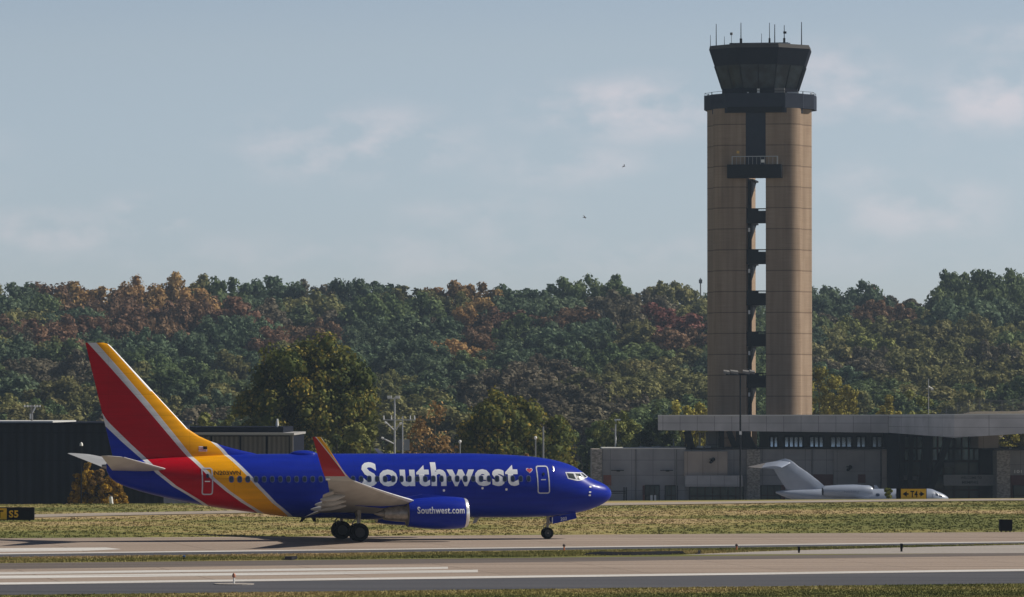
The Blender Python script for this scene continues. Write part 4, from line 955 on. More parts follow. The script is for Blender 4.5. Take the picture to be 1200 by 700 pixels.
# ------------------------------------------------------------------ terminal building
BD = 700.0; BZ = -6.2
term = empty('terminal_building', (px(940, 590, BD).x, BD, BZ), 0, 'low grey panelled terminal with wide flat canopy roof', 'building')
TX = term.location.x
def bx_(x, D=BD): return (x - 600) / FOC * D - TX
def bz_(y, D=BD): return CAM_H + (HOR - y) / FOC * D - BZ
def panel_mat(name, c, w_, h_, gap=0.03, dark=0.45, tone=0.06):
    m = bpy.data.materials.new(name); m.use_nodes = True; nt = m.node_tree; b = nt.nodes['Principled BSDF']; b.inputs['Roughness'].default_value = 0.6; b.inputs['Specular IOR Level'].default_value = 0.3
    tc = N(nt, 'ShaderNodeTexCoord'); sp = N(nt, 'ShaderNodeSeparateXYZ'); L = nt.links.new; L(tc.outputs['Object'], sp.inputs[0])
    cx = N(nt, 'ShaderNodeCombineXYZ'); ad = N(nt, 'ShaderNodeMath', operation='ADD'); L(sp.outputs['X'], ad.inputs[0]); L(sp.outputs['Y'], ad.inputs[1]); L(ad.outputs[0], cx.inputs[0]); L(sp.outputs['Z'], cx.inputs[1])
    br = N(nt, 'ShaderNodeTexBrick'); br.offset = 0; br.inputs['Scale'].default_value = 1; br.inputs['Brick Width'].default_value = w_; br.inputs['Row Height'].default_value = h_
    br.inputs['Mortar Size'].default_value = gap; br.inputs['Color1'].default_value = (*[v * (1 - tone) for v in c], 1); br.inputs['Color2'].default_value = (*[v * (1 + tone) for v in c], 1); br.inputs['Mortar'].default_value = (*[v * dark for v in c], 1)
    L(cx.outputs[0], br.inputs['Vector'])
    no = N(nt, 'ShaderNodeTexNoise'); no.inputs['Scale'].default_value = 0.35; no.inputs['Detail'].default_value = 5; L(tc.outputs['Object'], no.inputs['Vector'])
    cr = N(nt, 'ShaderNodeValToRGB'); cr.color_ramp.elements[0].color = (.82, .82, .82, 1); cr.color_ramp.elements[1].color = (1.12, 1.12, 1.12, 1); cr.color_ramp.elements[0].position = .35; cr.color_ramp.elements[1].position = .65; L(no.outputs['Fac'], cr.inputs[0])
    mx = N(nt, 'ShaderNodeMixRGB', blend_type='MULTIPLY'); mx.inputs[0].default_value = .8; L(br.outputs['Color'], mx.inputs[1]); L(cr.outputs[0], mx.inputs[2]); L(mx.outputs[0], b.inputs['Base Color']); return m
M_wall = panel_mat('grey_wall_panel', (0.285, 0.278, 0.285), 3.1, 2.2)
M_fasc = panel_mat('canopy_metal_panel', (0.42, 0.41, 0.415), 1.95, 3.0)
M_fasc2 = panel_mat('canopy_metal_panel', (0.45, 0.44, 0.445), 3.9, 1.28)
M_white_trim = mat('roof_edge_trim', (0.6, 0.6, 0.58), 0.5)
M_stone = mat('rough_stone', (0.21, 0.19, 0.165), 0.9, var=0.15, scale=2.6, stretch=(1, 1, 2.0), col2=(0.33, 0.30, 0.26), bump=0.6, lo=.40, hi=.62)
M_orange = mat('rust_brick', (0.24, 0.075, 0.045), 0.85, var=0.15, scale=3)
M_maroon = mat('maroon_panel', (0.085, 0.020, 0.017), 0.7, var=0.15, scale=2)
M_teal = mat('teal_glazing', (0.014, 0.042, 0.048), 0.12, spec=0.3, var=0.5, scale=0.35, stretch=(1, 1, .4))
M_pale = mat('pale_glazing', (0.80, 0.86, 0.90), 0.16, metal=0.85, var=0.12, scale=0.6)
M_beige = panel_mat('beige_panel', (0.36, 0.30, 0.25), 2.2, 4)
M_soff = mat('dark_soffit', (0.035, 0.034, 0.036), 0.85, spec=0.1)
def wallblk(name, x0, x1, y0, y1, D0, D1, m, parent=term, at=BD):
    return MB().bb(bx_(x0, D0), bx_(x1, D0), D0 - BD, D1 - BD, bz_(y1, D0), bz_(y0, D0)).build(name, m, parent)
F = 0
left = wallblk('wall', 706, 803, 526, 592, BD, BD + 26, M_wall)
wallblk('roof_edge', 705.5, 803.5, 524.9, 526.2, BD - .15, BD + 26, M_white_trim, left)
pil = wallblk('stone_pillar', 693.5, 705.6, 526.5, 592, BD - .6, BD + 12, M_stone)
wallblk('wall', 803, 876, 527, 592, BD + .6, BD + 25, M_wall)
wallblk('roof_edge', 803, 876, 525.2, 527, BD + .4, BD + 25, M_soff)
# forward wall section in paler beige, painting in sunlight on the facade
MB().wallpoly([(bx_(801.5), bz_(558)), (bx_(852), bz_(558)), (bx_(852), bz_(529)), (bx_(801.5), bz_(529))], -0.9, 0.6).build('wall_bay', M_beige, term)
wallblk('entrance_hood', 803, 870, 557.4, 570.3, BD - 2.2, BD + .5, M_fasc)
wallblk('brick_inset', 707, 716.3, 557, 569, BD - .1, BD + 1, M_orange)
wallblk('brick_inset', 753, 755.5, 569, 592, BD - .12, BD + .5, M_orange)
wallblk('stone_pillar', 875.3, 890.6, 527, 592, BD - 1.5, BD + 6, M_stone)
def window(x0, x1, y0, y1, D, nx_, ny_, m=M_teal, parent=term, fr=0.07, name='window', tilt=0.0):
    mb = MB().bb(bx_(x0, D), bx_(x1, D), D - BD - .02, D - BD + .08, bz_(y1, D), bz_(y0, D))
    if tilt:                                             # the top of the pane leans back a little
        zl = min(v[2] for v in mb.v); mb.v = [(v[0], v[1] + (v[2] - zl) * tilt, v[2]) for v in mb.v]
    o = mb.build(name, m, parent)
    mb = MB(); a, b = bx_(x0, D), bx_(x1, D); c, d = bz_(y1, D), bz_(y0, D)
    for i in range(nx_ + 1):
        x = a + (b - a) * i / nx_; mb.bb(x - fr, x + fr, D - BD - .10, D - BD + .05, c, d)
    for i in range(ny_ + 1):
        z = c + (d - c) * i / ny_; mb.bb(a, b, D - BD - .07, D - BD + .03, z - fr, z + fr)
    mb.build('frame', M_black, o); return o
window(756, 772.5, 568.8, 592, BD - .05, 3, 2); window(779.5, 793.5, 569.3, 592, BD - .05, 2, 2)
window(808, 871, 570.5, 592, BD + .5, 7, 2); window(891.5, 914.5, 569, 592, BD - .45, 3, 2)
for x, y in ((724, 551.3), (781.5, 551.3)):
    MB().bb(bx_(x - 8), bx_(x + 7), -.9, -.75, bz_(y + .4), bz_(y - .5)).bb(bx_(x - 1.5), bx_(x + 2.5), -.8, -.05, bz_(y + 1.3), bz_(y - .4)).build('wall_lamp', M_black, term)
for x, y, d in ((833.8, 539, .95), (994, 548, 1.0)):
    MB().tube((bx_(x + 2), -d - .2, bz_(y - 1)), (bx_(x - 2), -d - .9, bz_(y + 3)), .28, .2, 8).tube((bx_(x + 3.5), -d + .4, bz_(y - 2)), (bx_(x), -d - .5, bz_(y)), .14, n=6).bb(bx_(x - 3), bx_(x + 3.5), -d - .2, -d + .3, bz_(y - .3), bz_(y - 1.5)).build('wall_lamp', M_black, term)
# railing and gate post beside the nose of the airliner
mb = MB()
for y in (575.2, 577.2): mb.bb(bx_(712), bx_(732), -4, -3.9, bz_(y + .7), bz_(y - .3))
for x in (730.5, 733): mb.bb(bx_(x - .8), bx_(x + .8), -4.1, -3.8, bz_(592), bz_(570.5))
tag(mb.build('railing', M_black, term))
MB().bb(bx_(761.5), bx_(764.3), -2.2, -1.6, bz_(592), bz_(580)).bb(bx_(766), bx_(768.3), -2.2, -1.6, bz_(592), bz_(580)).build('white_cabinet', M_lwhite, term)
# middle wall under the clerestory
mid = wallblk('wall', 890.6, 1036, 526, 592, BD - .4, BD + 24, M_wall)
wallblk('wall_bay', 977, 1031, 528, 592, BD - 1.0, BD - .3, panel_mat('grey_wall_panel', (0.27, 0.255, 0.25), 4, 5), term)
wallblk('maroon_inset', 953, 976, 556, 571, BD - .5, BD, M_maroon); wallblk('maroon_inset', 1005, 1014, 556, 566, BD - 1.1, BD - .9, M_maroon)
wallblk('maroon_inset', 914.7, 920, 568.5, 592, BD - .5, BD, M_maroon); wallblk('maroon_inset', 753, 755.4, 569.5, 580, BD - .18, BD, M_maroon)
wallblk('pilaster', 1033.5, 1039.5, 527, 592, BD - 1.4, BD + 2, M_beige)
# clerestory band
wallblk('clerestory_wall', 890, 1044, 505.5, 526, BD + 5.5, BD + 6, M_soff)
for x0, x1, n in ((901.8, 911.5, 2), (919, 941, 4), (948.5, 965, 3), (973, 998, 4), (1003.5, 1014.2, 2), (1021.8, 1033.4, 2)):
    window(x0, x1, 511.5, 524.6, BD + 5.3, n, 1, M_pale, fr=.13, name='clerestory_window', tilt=.09)
wallblk('ledge', 890, 1042, 525.2, 526.6, BD - .8, BD + 6, M_soff)
wallblk('core_wall', 866, 880, 505, 527, BD + 4, BD + 14, M_soff); wallblk('column', 881.5, 887, 505, 527, BD + 3, BD + 5, mat('tan_column', (0.30, 0.2, 0.12), .8))
wallblk('column', 842.5, 848.5, 505, 527, BD + 6, BD + 8, M_black); wallblk('core_wall', 829, 842, 506, 527, BD + 9, BD + 16, M_wall)
def slant(x0, y0, x1, y1, D0, D1, r_=.45):
    MB().tube((bx_(x0, D0), D0 - BD, bz_(y0, D0)), (bx_(x1, D1), D1 - BD, bz_(y1, D1)), r_, n=4).build('slanting_column', M_black, term)
slant(805, 505, 810.5, 527, BD + 3, BD + 3, .75); slant(854, 505, 862, 527, BD + 5, BD + 5, .6); slant(873, 505, 884, 527, BD + 2, BD + 2, .6)
for x0, x1, y0, y1, d_, m_ in ((817, 824, 522.6, 526.5, 4, M_lwhite), (826, 833, 523.2, 526.5, 6, M_lwhite), (730, 737, 523.4, 526, 14, M_parap), (770, 775, 522.8, 526, 16, M_galv)):
    wallblk('roof_unit', x0, x1, y0, y1, BD + d_, BD + d_ + 1.6, m_)
for x in (745, 792.5, 951): MB().tube((bx_(x), -(.12 if x < 900 else .55), bz_(592)), (bx_(x), -(.12 if x < 900 else .55), bz_(527)), .09, n=8).build('downpipe', M_parap, term)
# canopy roof: one slab whose front comes to a blunt corner towards the apron
pl = [(771, BD - 1), (1041, BD - 8), (1118, BD - 34), (1300, BD - 40), (1300, BD + 30), (771, BD + 30)]
bot = [504.3, 507.3, 513.0, 502.5, 505, 504]; top = [487.6, 487.2, 486.6, 485.4, 487, 487.4]
P0 = [(bx_(x, D), D - BD, bz_(b_, D)) for (x, D), b_ in zip(pl, bot)]; P1 = [(bx_(x, D), D - BD, bz_(t_, D)) for (x, D), t_ in zip(pl, top)]
P0[4] = (P0[4][0], P0[4][1], P0[0][2]); P0[5] = (P0[5][0], P0[5][1], P0[0][2]); P1[4] = (P1[4][0], P1[4][1], P1[0][2]); P1[5] = (P1[5][0], P1[5][1], P1[0][2])
mb = MB(); n = 6; mb.v = P0 + P1; mb.m = []
for i in range(n):
    j = (i + 1) % n; mb.f.append((i, j, n + j, n + i)); mb.m.append(0 if i in (0, 4, 5) else 1)
for k in (0, 1):
    mb.f.append(tuple(range(k * n, k * n + n))); mb.m.append(2)
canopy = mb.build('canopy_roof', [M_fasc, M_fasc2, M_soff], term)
mb = MB()
for i in (0, 1, 2):
    a, b = Vector(P1[i]), Vector(P1[i + 1]); mb.loft([[a + Vector((0, -.12, -.02)), a + Vector((0, .3, -.02)), a + Vector((0, .3, .14)), a + Vector((0, -.12, .14))], [b + Vector((0, -.12, -.02)), b + Vector((0, .3, -.02)), b + Vector((0, .3, .14)), b + Vector((0, -.12, .14))]])
mb.build('roof_edge', M_white_trim, canopy)
# entrance: dark recess, curtain wall, slanting columns, welcome board
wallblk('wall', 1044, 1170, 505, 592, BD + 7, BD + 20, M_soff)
M_skyg = mat('painted_sky_glazing', (0.42, 0.66, 0.66), 0.25, var=0.85, scale=0.55, stretch=(1, 1, .25), lo=.42, hi=.60)  # pale teal colour paints bright sky into the panes
for x0, x1 in ((1053, 1066), (1067, 1081), (1092, 1105), (1106, 1117), (1118, 1135), (1135, 1147)):
    window(x0, x1, 511, 540, BD + 4, 2, 2, M_skyg, fr=.12, tilt=.07)
    window(x0, x1, 541, 591, BD + 4, 1, 3, M_teal, fr=.12)
wallblk('wall', 1040, 1053, 508, 592, BD - 3.0, BD + 7, M_navy2)
for x0, x1 in ((1068, 1074), (1057, 1063)): slant(x0, 508, x0 - 3, 592, BD - 6, BD + 1, .5)
slant(1087, 509, 1078, 592, BD - 12, BD - 8, .8); slant(1112, 511, 1083, 592, BD - 16, BD - 8, .6)
wallblk('lobby_board', 1058, 1074, 557.5, 562.5, BD + 1, BD + 1.3, M_wall); wallblk('lobby_board', 1106, 1118, 542, 548, BD + 3.3, BD + 3.5, M_parap)
wb = wallblk('welcome_board', 1105.5, 1167, 556.6, 569.2, BD - 9, BD - 8.4, mat('board_panel', (0.24, 0.23, 0.215), .6, var=.1))
for t_, x0, x1, y0, y1 in (('WELCOME TO', 1125.5, 1150, 558.4, 561.4), ('MEMPHIS', 1127, 1146, 563.8, 567)):
    D_ = BD - 9.03; flat_text(t_, (bx_(x0, D_), D_ - BD, bz_(y1, D_)), (1, 0, 0), bx_(x1, D_) - bx_(x0, D_), bz_(y0, D_) - bz_(y1, D_), M_black, wb, 0.02)
wallblk('wall', 1105.5, 1168, 527, 556, BD + 3.0, BD + 3.6, M_navy2) if False else None
wallblk('upper_box', 1146.5, 1170, 509.5, 525.3, BD - 10, BD + 3, M_beige)
wallblk('stone_pillar', 1168, 1183.5, 527, 592, BD - 12, BD - 6, M_stone)
rw = wallblk('wall', 1183.5, 1330, 528, 592, BD - 7, BD + 20, panel_mat('grey_wall_panel', (0.29, 0.285, 0.285), 4, 3))
wallblk('roof_edge', 1165, 1330, 525.6, 528, BD - 12.2, BD + 20, M_soff, rw)
wallblk('maroon_inset', 1184, 1330, 557, 592, BD - 7.2, BD - 6.9, M_maroon); window(1187.5, 1214, 569, 592, BD - 7.3, 2, 2)
D_ = BD - 7.05; flat_text('101', (bx_(1188.3, D_), D_ - BD, bz_(554.6, D_)), (1, 0, 0), bx_(1197.2, D_) - bx_(1188.3, D_), bz_(550.8, D_) - bz_(554.6, D_), M_lwhite, rw, 0.03)
for x in (1175, 1192): MB().bb(bx_(x - 1.5), bx_(x + 1.5), -11, -10.4, bz_(525.7), bz_(524.0)).build('roof_lamp', M_lwhite, term)

# ------------------------------------------------------------------ hangars on the left
HD = 520.0
def hx(x, D=HD): return (x - 600) / FOC * D
def hz(y, D=HD): return CAM_H + (HOR - y) / FOC * D
def corr_mat(name, c, pitch, dirty=0.25):
    m = bpy.data.materials.new(name); m.use_nodes = True; nt = m.node_tree; b = nt.nodes['Principled BSDF']; b.inputs['Roughness'].default_value = 0.7; b.inputs['Specular IOR Level'].default_value = .1
    tc = N(nt, 'ShaderNodeTexCoord'); wv = N(nt, 'ShaderNodeTexWave', wave_type='BANDS', bands_direction='X'); wv.inputs['Scale'].default_value = 1 / pitch * 0.314; L = nt.links.new
    L(tc.outputs['Object'], wv.inputs['Vector'])
    mp = N(nt, 'ShaderNodeMapping'); mp.inputs['Scale'].default_value = (1, 1, .12); L(tc.outputs['Object'], mp.inputs[0])
    no = N(nt, 'ShaderNodeTexNoise'); no.inputs['Scale'].default_value = .8; no.inputs['Detail'].default_value = 6; L(mp.outputs[0], no.inputs['Vector'])
    cr = N(nt, 'ShaderNodeValToRGB'); cr.color_ramp.elements[0].color = (*[v * (1 - dirty) for v in c], 1); cr.color_ramp.elements[1].color = (*[v * (1 + dirty) for v in c], 1); cr.color_ramp.elements[0].position = .35; cr.color_ramp.elements[1].position = .65; L(no.outputs['Fac'], cr.inputs[0])
    c2 = N(nt, 'ShaderNodeValToRGB'); c2.color_ramp.elements[0].color = (.6, .6, .6, 1); c2.color_ramp.elements[1].color = (1.1, 1.1, 1.1, 1); L(wv.outputs['Fac'], c2.inputs[0])
    mx = N(nt, 'ShaderNodeMixRGB', blend_type='MULTIPLY'); mx.inputs[0].default_value = .8; L(cr.outputs[0], mx.inputs[1]); L(c2.outputs[0], mx.inputs[2]); L(mx.outputs[0], b.inputs['Base Color'])
    bp = N(nt, 'ShaderNodeBump'); bp.inputs['Distance'].default_value = .04; L(wv.outputs['Fac'], bp.inputs['Height']); L(bp.outputs[0], b.inputs['Normal']); return m
M_dkhang = corr_mat('dark_corrugated_metal', (0.015, 0.018, 0.030), 0.9)
M_gyhang = corr_mat('grey_corrugated_metal', (0.165, 0.155, 0.15), 0.55, .12)
hb = tz(hx(50), HD) - .6
dh = empty('hangar', (hx(60), HD, hb), 0, 'dark corrugated hangar at the left behind the airliner tail', 'hangar')
def hblk(name, root, x0, x1, y0, y1, D0, D1, m, base=False, parent=None):
    ox, oz = root.location.x, root.location.z
    z0 = 0 if base else hz(y1, D0) - oz
    return MB().bb(hx(x0, D0) - ox, hx(x1, D0) - ox, D0 - HD, D1 - HD, z0, hz(y0, D0) - oz).build(name, m, parent or root)
w_ = hblk('wall', dh, -420, 192, 497.5, 0, HD, HD + 42, M_dkhang, True)
hblk('roof', dh, -422, 194, 495.4, 497.6, HD - .5, HD + 43, M_navy2)
hblk('roof_cap', dh, -422, 62, 493.6, 495.5, HD + 2, HD + 30, M_white_trim)
hblk('eaves_band', dh, -420, 192, 506.8, 507.8, HD - .12, HD, M_navy2); hblk('girt', dh, -420, 192, 539.4, 540.2, HD - .1, HD, M_navy2)
for x in (20, 180): hblk('door_track', dh, x - .6, x + .6, 508, 0, HD - .1, HD + .1, M_navy2, True)
gh = empty('hangar', (hx(285, 560), 560, tz(hx(285, 560), 560) - .6), 0, 'grey hangar with sliding door panels behind the blue fuselage', 'hangar')
def gblk(name, x0, x1, y0, y1, D0, D1, m, base=False):
    ox, oz = gh.location.x, gh.location.z; z0 = 0 if base else hz(y1, D0) - oz
    return MB().bb(hx(x0, D0) - ox, hx(x1, D0) - ox, D0 - 560, D1 - 560, z0, hz(y0, D0) - oz).build(name, m, gh)
gblk('wall', 150, 343.5, 510, 0, 560.4, 590, M_navy2, True)
for x0, x1 in ((151, 180), (181, 213.5), (215, 246.4), (249, 280.6), (283, 311.2), (314, 338.4)): gblk('door_panel', x0, x1, 511.6, 0, 560.0, 560.3, M_gyhang, True)
gblk('wall_corner', 339.6, 343.4, 510.5, 0, 559.8, 560.4, M_gyhang, True)
gblk('roof_edge', 150, 344.6, 507.6, 510.2, 559.2, 591, mat('grey_gutter', (0.34, 0.33, 0.32), .5))
gblk('roof', 150, 332, 500.6, 507.7, 564, 590, M_navy2)
# ------------------------------------------------------------------ trees
M_bark = mat('bark', (0.055, 0.042, 0.032), 0.95, var=0.3, scale=4)
def ramp(d, m_, l): return [(0.0, d), (0.45, m_), (1.0, l)]
LEAF = {
 'dark green': leaf_mat('leaf_dark_green', ramp((0.043, 0.068, 0.027), (0.102, 0.144, 0.055), (0.204, 0.248, 0.099)), trans=.24, objvar=.22),
 'blue green': leaf_mat('leaf_blue_green', ramp((0.039, 0.065, 0.038), (0.091, 0.137, 0.076), (0.177, 0.231, 0.123)), trans=.24, objvar=.22),
 'olive': leaf_mat('leaf_olive', ramp((0.077, 0.081, 0.030), (0.184, 0.182, 0.065), (0.307, 0.278, 0.106)), trans=.24, objvar=.22),
 'brown': leaf_mat('leaf_brown', ramp((0.061, 0.055, 0.037), (0.137, 0.120, 0.077), (0.229, 0.196, 0.128)), trans=.24, objvar=.20),
 'rust': leaf_mat('leaf_rust', ramp((0.077, 0.050, 0.030), (0.189, 0.109, 0.065), (0.294, 0.182, 0.106)), trans=.24, objvar=.20),
 'red': leaf_mat('leaf_red', ramp((0.091, 0.038, 0.033), (0.224, 0.088, 0.072), (0.337, 0.151, 0.116)), trans=.24, objvar=.18),
 'orange': leaf_mat('leaf_orange', ramp((0.120, 0.072, 0.027), (0.311, 0.190, 0.072), (0.494, 0.317, 0.129)), trans=.24, objvar=.18),
 'yellow': leaf_mat('leaf_yellow', ramp((0.112, 0.105, 0.018), (0.300, 0.270, 0.051), (0.510, 0.435, 0.098)), trans=.14, objvar=.15),
 'lime': leaf_mat('leaf_lime', ramp((0.077, 0.091, 0.020), (0.196, 0.210, 0.053), (0.350, 0.343, 0.105)), trans=.14, objvar=.15),
 'turning': leaf_mat('leaf_turning', [(0.0, (0.027, 0.046, 0.010)), (0.4, (0.099, 0.116, 0.025)), (0.62, (0.188, 0.173, 0.034)), (1.0, (0.375, 0.263, 0.047))], trans=.24, objvar=.1),
 'gold': leaf_mat('leaf_gold', ramp((0.110, 0.070, 0.010), (0.340, 0.200, 0.020), (0.55, 0.340, 0.045)), trans=.14, objvar=.1),
}
def crown(name, seed, W, H, z0, nl, nq, leaf, m, parent=None, core=True, droop=0.0, bias=0.25, asym=0.0, dome=False):
    """leaves on the skins of many overlapping clumps: uneven outline, gaps, its own tone for each leaf"""
    r = np.random.default_rng(seed)
    ctr, rad = [], []
    for i in range(nl):
        while True:
            p = r.uniform(-1, 1, 3)
            q = np.linalg.norm(p)
            if 0.25 < q < 1: break
        if i % 3: p = p / q * r.uniform(0.62, 0.95)
        k = r.uniform(.13, .27)
        s_ = 1.0 - 0.28 * max(0, p[2])                      # narrower towards the top
        ctr.append((p[0] * W * .5 * (1 - k * .55) * s_ + asym * W * p[2] * .1, p[1] * W * .5 * (1 - k * .55) * s_, z0 + H * .5 + p[2] * H * .5 * (1 - k * .5))); rad.append(k * W * .5 * r.uniform(.85, 1.2))
    if dome:
        ctr, rad = [], []
        for i in range(nl):
            a_ = r.uniform(0, 2 * math.pi); zz = r.uniform(-.55, 1.0); q = math.sqrt(max(0, 1 - max(zz, 0) ** 2)) if zz > 0 else math.sqrt(max(0, 1 - zz * zz))
            k = r.uniform(.10, .21); f = r.uniform(.72, 1.0) * (1 - k * .6) * (1 + .12 * math.sin(3 * a_ + seed) + .08 * math.sin(5 * a_ + 2 * seed))
            if i % 5 == 0: f *= .6
            ctr.append((math.cos(a_) * q * W * .5 * f, math.sin(a_) * q * W * .5 * f, z0 + H * .42 + zz * H * .56 * f)); rad.append(k * W * .5 * 1.15)
    ctr = np.array(ctr); rad = np.array(rad)
    pr = rad ** 2; pr /= pr.sum(); li = r.choice(nl, nq, p=pr)
    d = r.normal(0, 1, (nq, 3)); d[:, 2] += bias; d /= np.linalg.norm(d, axis=1)[:, None]
    C = ctr[li] + d * (rad[li] * r.uniform(.62, 1.10, nq))[:, None]
    n = d + r.normal(0, .55, (nq, 3)); n /= np.linalg.norm(n, axis=1)[:, None]
    a = np.cross(n, r.normal(0, 1, (nq, 3))); a /= np.linalg.norm(a, axis=1)[:, None]; b = np.cross(n, a)
    s = leaf * r.uniform(.55, 1.35, nq); e = r.uniform(.6, 1.0, nq)
    A = a * s[:, None]; B = b * (s * e)[:, None]
    V = np.stack([C - A * .9 - B * .3, C + A * .1 - B, C + A, C - A * .1 + B], 1).reshape(-1, 3); F = np.arange(nq * 4).reshape(-1, 4)
    lt = r.normal(0, .16, nl)
    t = np.clip(.45 + lt[li] + r.normal(0, .17, nq), 0, 1)
    if core:  # dark solid balls added inside each clump to block light and make shade
        iv, if_ = [], []
        bm = bmesh.new(); bmesh.ops.create_icosphere(bm, subdivisions=1, radius=1); bv = np.array([v.co[:] for v in bm.verts]); bf = np.array([[v.index for v in f.verts] for f in bm.faces]); bm.free()
        vb = len(V); cv = []; cf = []
        for c, q in zip(ctr, rad):
            cf.append(bf + vb + len(cv) * len(bv)); cv.append(c + bv * q * .66 * r.uniform(.8, 1.15, (len(bv), 1)))
        V = np.concatenate([V, np.concatenate(cv)]); cf = np.concatenate(cf)
        F = np.concatenate([np.concatenate([F[:, :3], F[:, [0, 2, 3]]]), cf]); t = np.concatenate([t, t, np.full(len(cf), .3)])
    o = soup(name, V, F, t, m, parent)
    return o, ctr, rad
def trunk(name, H, r0, ctr, seed, m, parent=None, nb=7, lean=0.0):
    r = random.Random(seed); mb = MB(); top = Vector((lean, 0, H))
    mb.tube((0, 0, -.6), (lean * .4, 0, H * .45), r0, r0 * .72, 8).tube((lean * .4, 0, H * .45), top, r0 * .72, r0 * .25, 8)
    idx = list(range(len(ctr))); r.shuffle(idx)
    for k in idx[:nb]:
        c = Vector(ctr[k]); h = min(H * .92, max(H * .28, c.z * r.uniform(.35, .65))); a = Vector((lean * h / H, 0, h)); md = a.lerp(c, .55) + Vector((0, 0, r.uniform(-.1, .25) * (c - a).length * .4))
        mb.tube(a, md, r0 * .38, r0 * .25, 6).tube(md, c, r0 * .25, r0 * .08, 6)
    return mb.build(name, m, parent, smooth=True, fix=False)
def tree_proto(seed, W, H, nl, nq, leaf, m, core=True, frac=.28, name='tree', nb=7, bias=.25, r0=None, dome=False):
    """crown height and trunk for one kind; stands at the origin"""
    root = empty(name, (0, 0, 0))
    o, c, q = crown('crown', seed, W, H * (1 - frac * .75), H * frac * .75, nl, nq, leaf, m, root, core, bias=bias, dome=dome)
    trunk('trunk', H * .72, r0 or W * .028, c, seed, M_bark, root, nb)
    return root
# ---- trees of the hillside: eight kinds of crown, copied and turned, each with its own colour
protos = []
for i, (W, H, nl, nq) in enumerate([(15, 13, 60, 4200), (17, 14, 70, 4700), (13, 14, 52, 3800), (18, 13, 76, 4900), (14, 12, 54, 3700), (16, 15, 66, 4500), (12, 12.5, 46, 3300), (19, 15, 80, 5300)]):
    pr_ = tree_proto(100 + i, W, H, nl, nq, .36, LEAF['dark green'], frac=.06, nb=5, dome=True, bias=.45); pr_['H'] = H; protos.append(pr_)
ZONES = [((190, 365), (95, 26), 'rust'), ((125, 385), (60, 14), 'rust'), ((10, 382), (34, 14), 'rust'), ((195, 336), (34, 14), 'orange'), ((122, 345), (14, 8), 'orange'), ((60, 436), (40, 18), 'brown'), ((335, 388), (34, 12), 'rust'), ((385, 390), (22, 12), 'rust'),
         ((530, 352), (26, 18), 'orange'), ((568, 356), (22, 14), 'orange'), ((572, 382), (44, 12), 'rust'), ((520, 414), (16, 12), 'orange'), ((667, 372), (26, 12), 'rust'), ((800, 372), (36, 16), 'red'), ((815, 395), (24, 14), 'rust'), ((760, 368), (26, 10), 'red'), ((720, 350), (28, 14), 'brown'), ((470, 380), (30, 16), 'brown'),
         ((650, 462), (110, 26), 'brown'), ((760, 440), (70, 26), 'olive'), ((430, 470), (60, 25), 'olive'), ((1020, 388), (44, 14), 'lime'), ((985, 400), (30, 14), 'olive'), ((1090, 400), (70, 24), 'olive'), ((1010, 425), (60, 24), 'brown'), ((1100, 440), (80, 26), 'olive'), ((1025, 362), (22, 10), 'rust'), ((1150, 330), (60, 22), 'dark green'), ((1180, 360), (30, 12), 'blue green'),
         ((240, 395), (70, 20), 'blue green'), ((620, 350), (60, 14), 'blue green'), ((700, 335), (60, 12), 'dark green'), ((450, 400), (80, 22), 'blue green'), ((350, 345), (70, 14), 'blue green'), ((830, 350), (60, 12), 'olive'), ((640, 400), (60, 16), 'blue green'), ((700, 410), (60, 16), 'dark green')]
SKYL = [(-400, 338), (-100, 336), (0, 334), (45, 328), (75, 327), (110, 331), (150, 327), (190, 321), (215, 321), (240, 327), (310, 325), (335, 330), (400, 332), (418, 319), (440, 318), (462, 331), (500, 328), (560, 331), (640, 335), (665, 330), (690, 325), (760, 326), (800, 330), (830, 336), (955, 334), (1000, 333), (1050, 338), (1066, 347), (1085, 338), (1105, 322), (1140, 311), (1165, 312), (1190, 320), (1215, 322), (1300, 326), (1600, 332)]
rt = random.Random(11)
def place_name(x):
    if x < 130: return 'above the dark hangar'
    if x < 330: return 'behind the tail'
    if x < 560: return 'behind the airliner'
    if x < 830: return 'left of the tower'
    return 'right of the tower'
def tier(y): return 'on the crest' if y < 350 else ('halfway up the hill' if y < 410 else 'low on the hill')
rows = [(935, 478), (985, 462), (1030, 446), (1080, 430), (1130, 414), (1175, 400), (1220, 387), (1265, 373), (1310, 360), (1360, 347), (1415, 333)]
first = [True] * len(protos); ntree = 0; wild = []
for k, (D, ytop) in enumerate(rows):
    step = 44 + (1415 - D) * .012; x = -330 + rt.uniform(0, step)
    while x < 1530:
        xx = x + rt.uniform(-10, 10); d = D + rt.uniform(-20, 20); yt = ytop + rt.uniform(-6, 5)
        if k == len(rows) - 1: yt = float(np.interp(xx, [s_[0] for s_ in SKYL], [s_[1] for s_ in SKYL])) + rt.uniform(-2.5, 1.5)
        elif k >= len(rows) - 3: yt += float(np.interp(xx, [s_[0] for s_ in SKYL], [s_[1] for s_ in SKYL])) - 331
        X = (xx - 600) / FOC * d; g = tz(X, d); top = CAM_H + (HOR - yt) / FOC * d
        kind = None; best = 1.0
        for (cx, cy), (rx_, ry_), kd in ZONES:
            q = ((xx - cx) / (rx_ + 8)) ** 2 + ((yt + 11 - cy) / (ry_ + 7)) ** 2
            if q < best * rt.uniform(.7, 1.25) and rt.random() < (.62 if kd == 'rust' else .85): best = min(best, q); kind = kd
        if kind is None: kind = rt.choices(['dark green', 'blue green', 'olive', 'brown', 'rust'], [44, 22, 24, 8, 2])[0]
        i = rt.randrange(len(protos)); wild.append((X, d, g, top, i, kind, xx, yt, rt.uniform(0, 6.28), rt.uniform(.88, 1.42)))
        x += step * rt.uniform(.75, 1.2) * (.86 if k == len(rows) - 1 else 1.04)
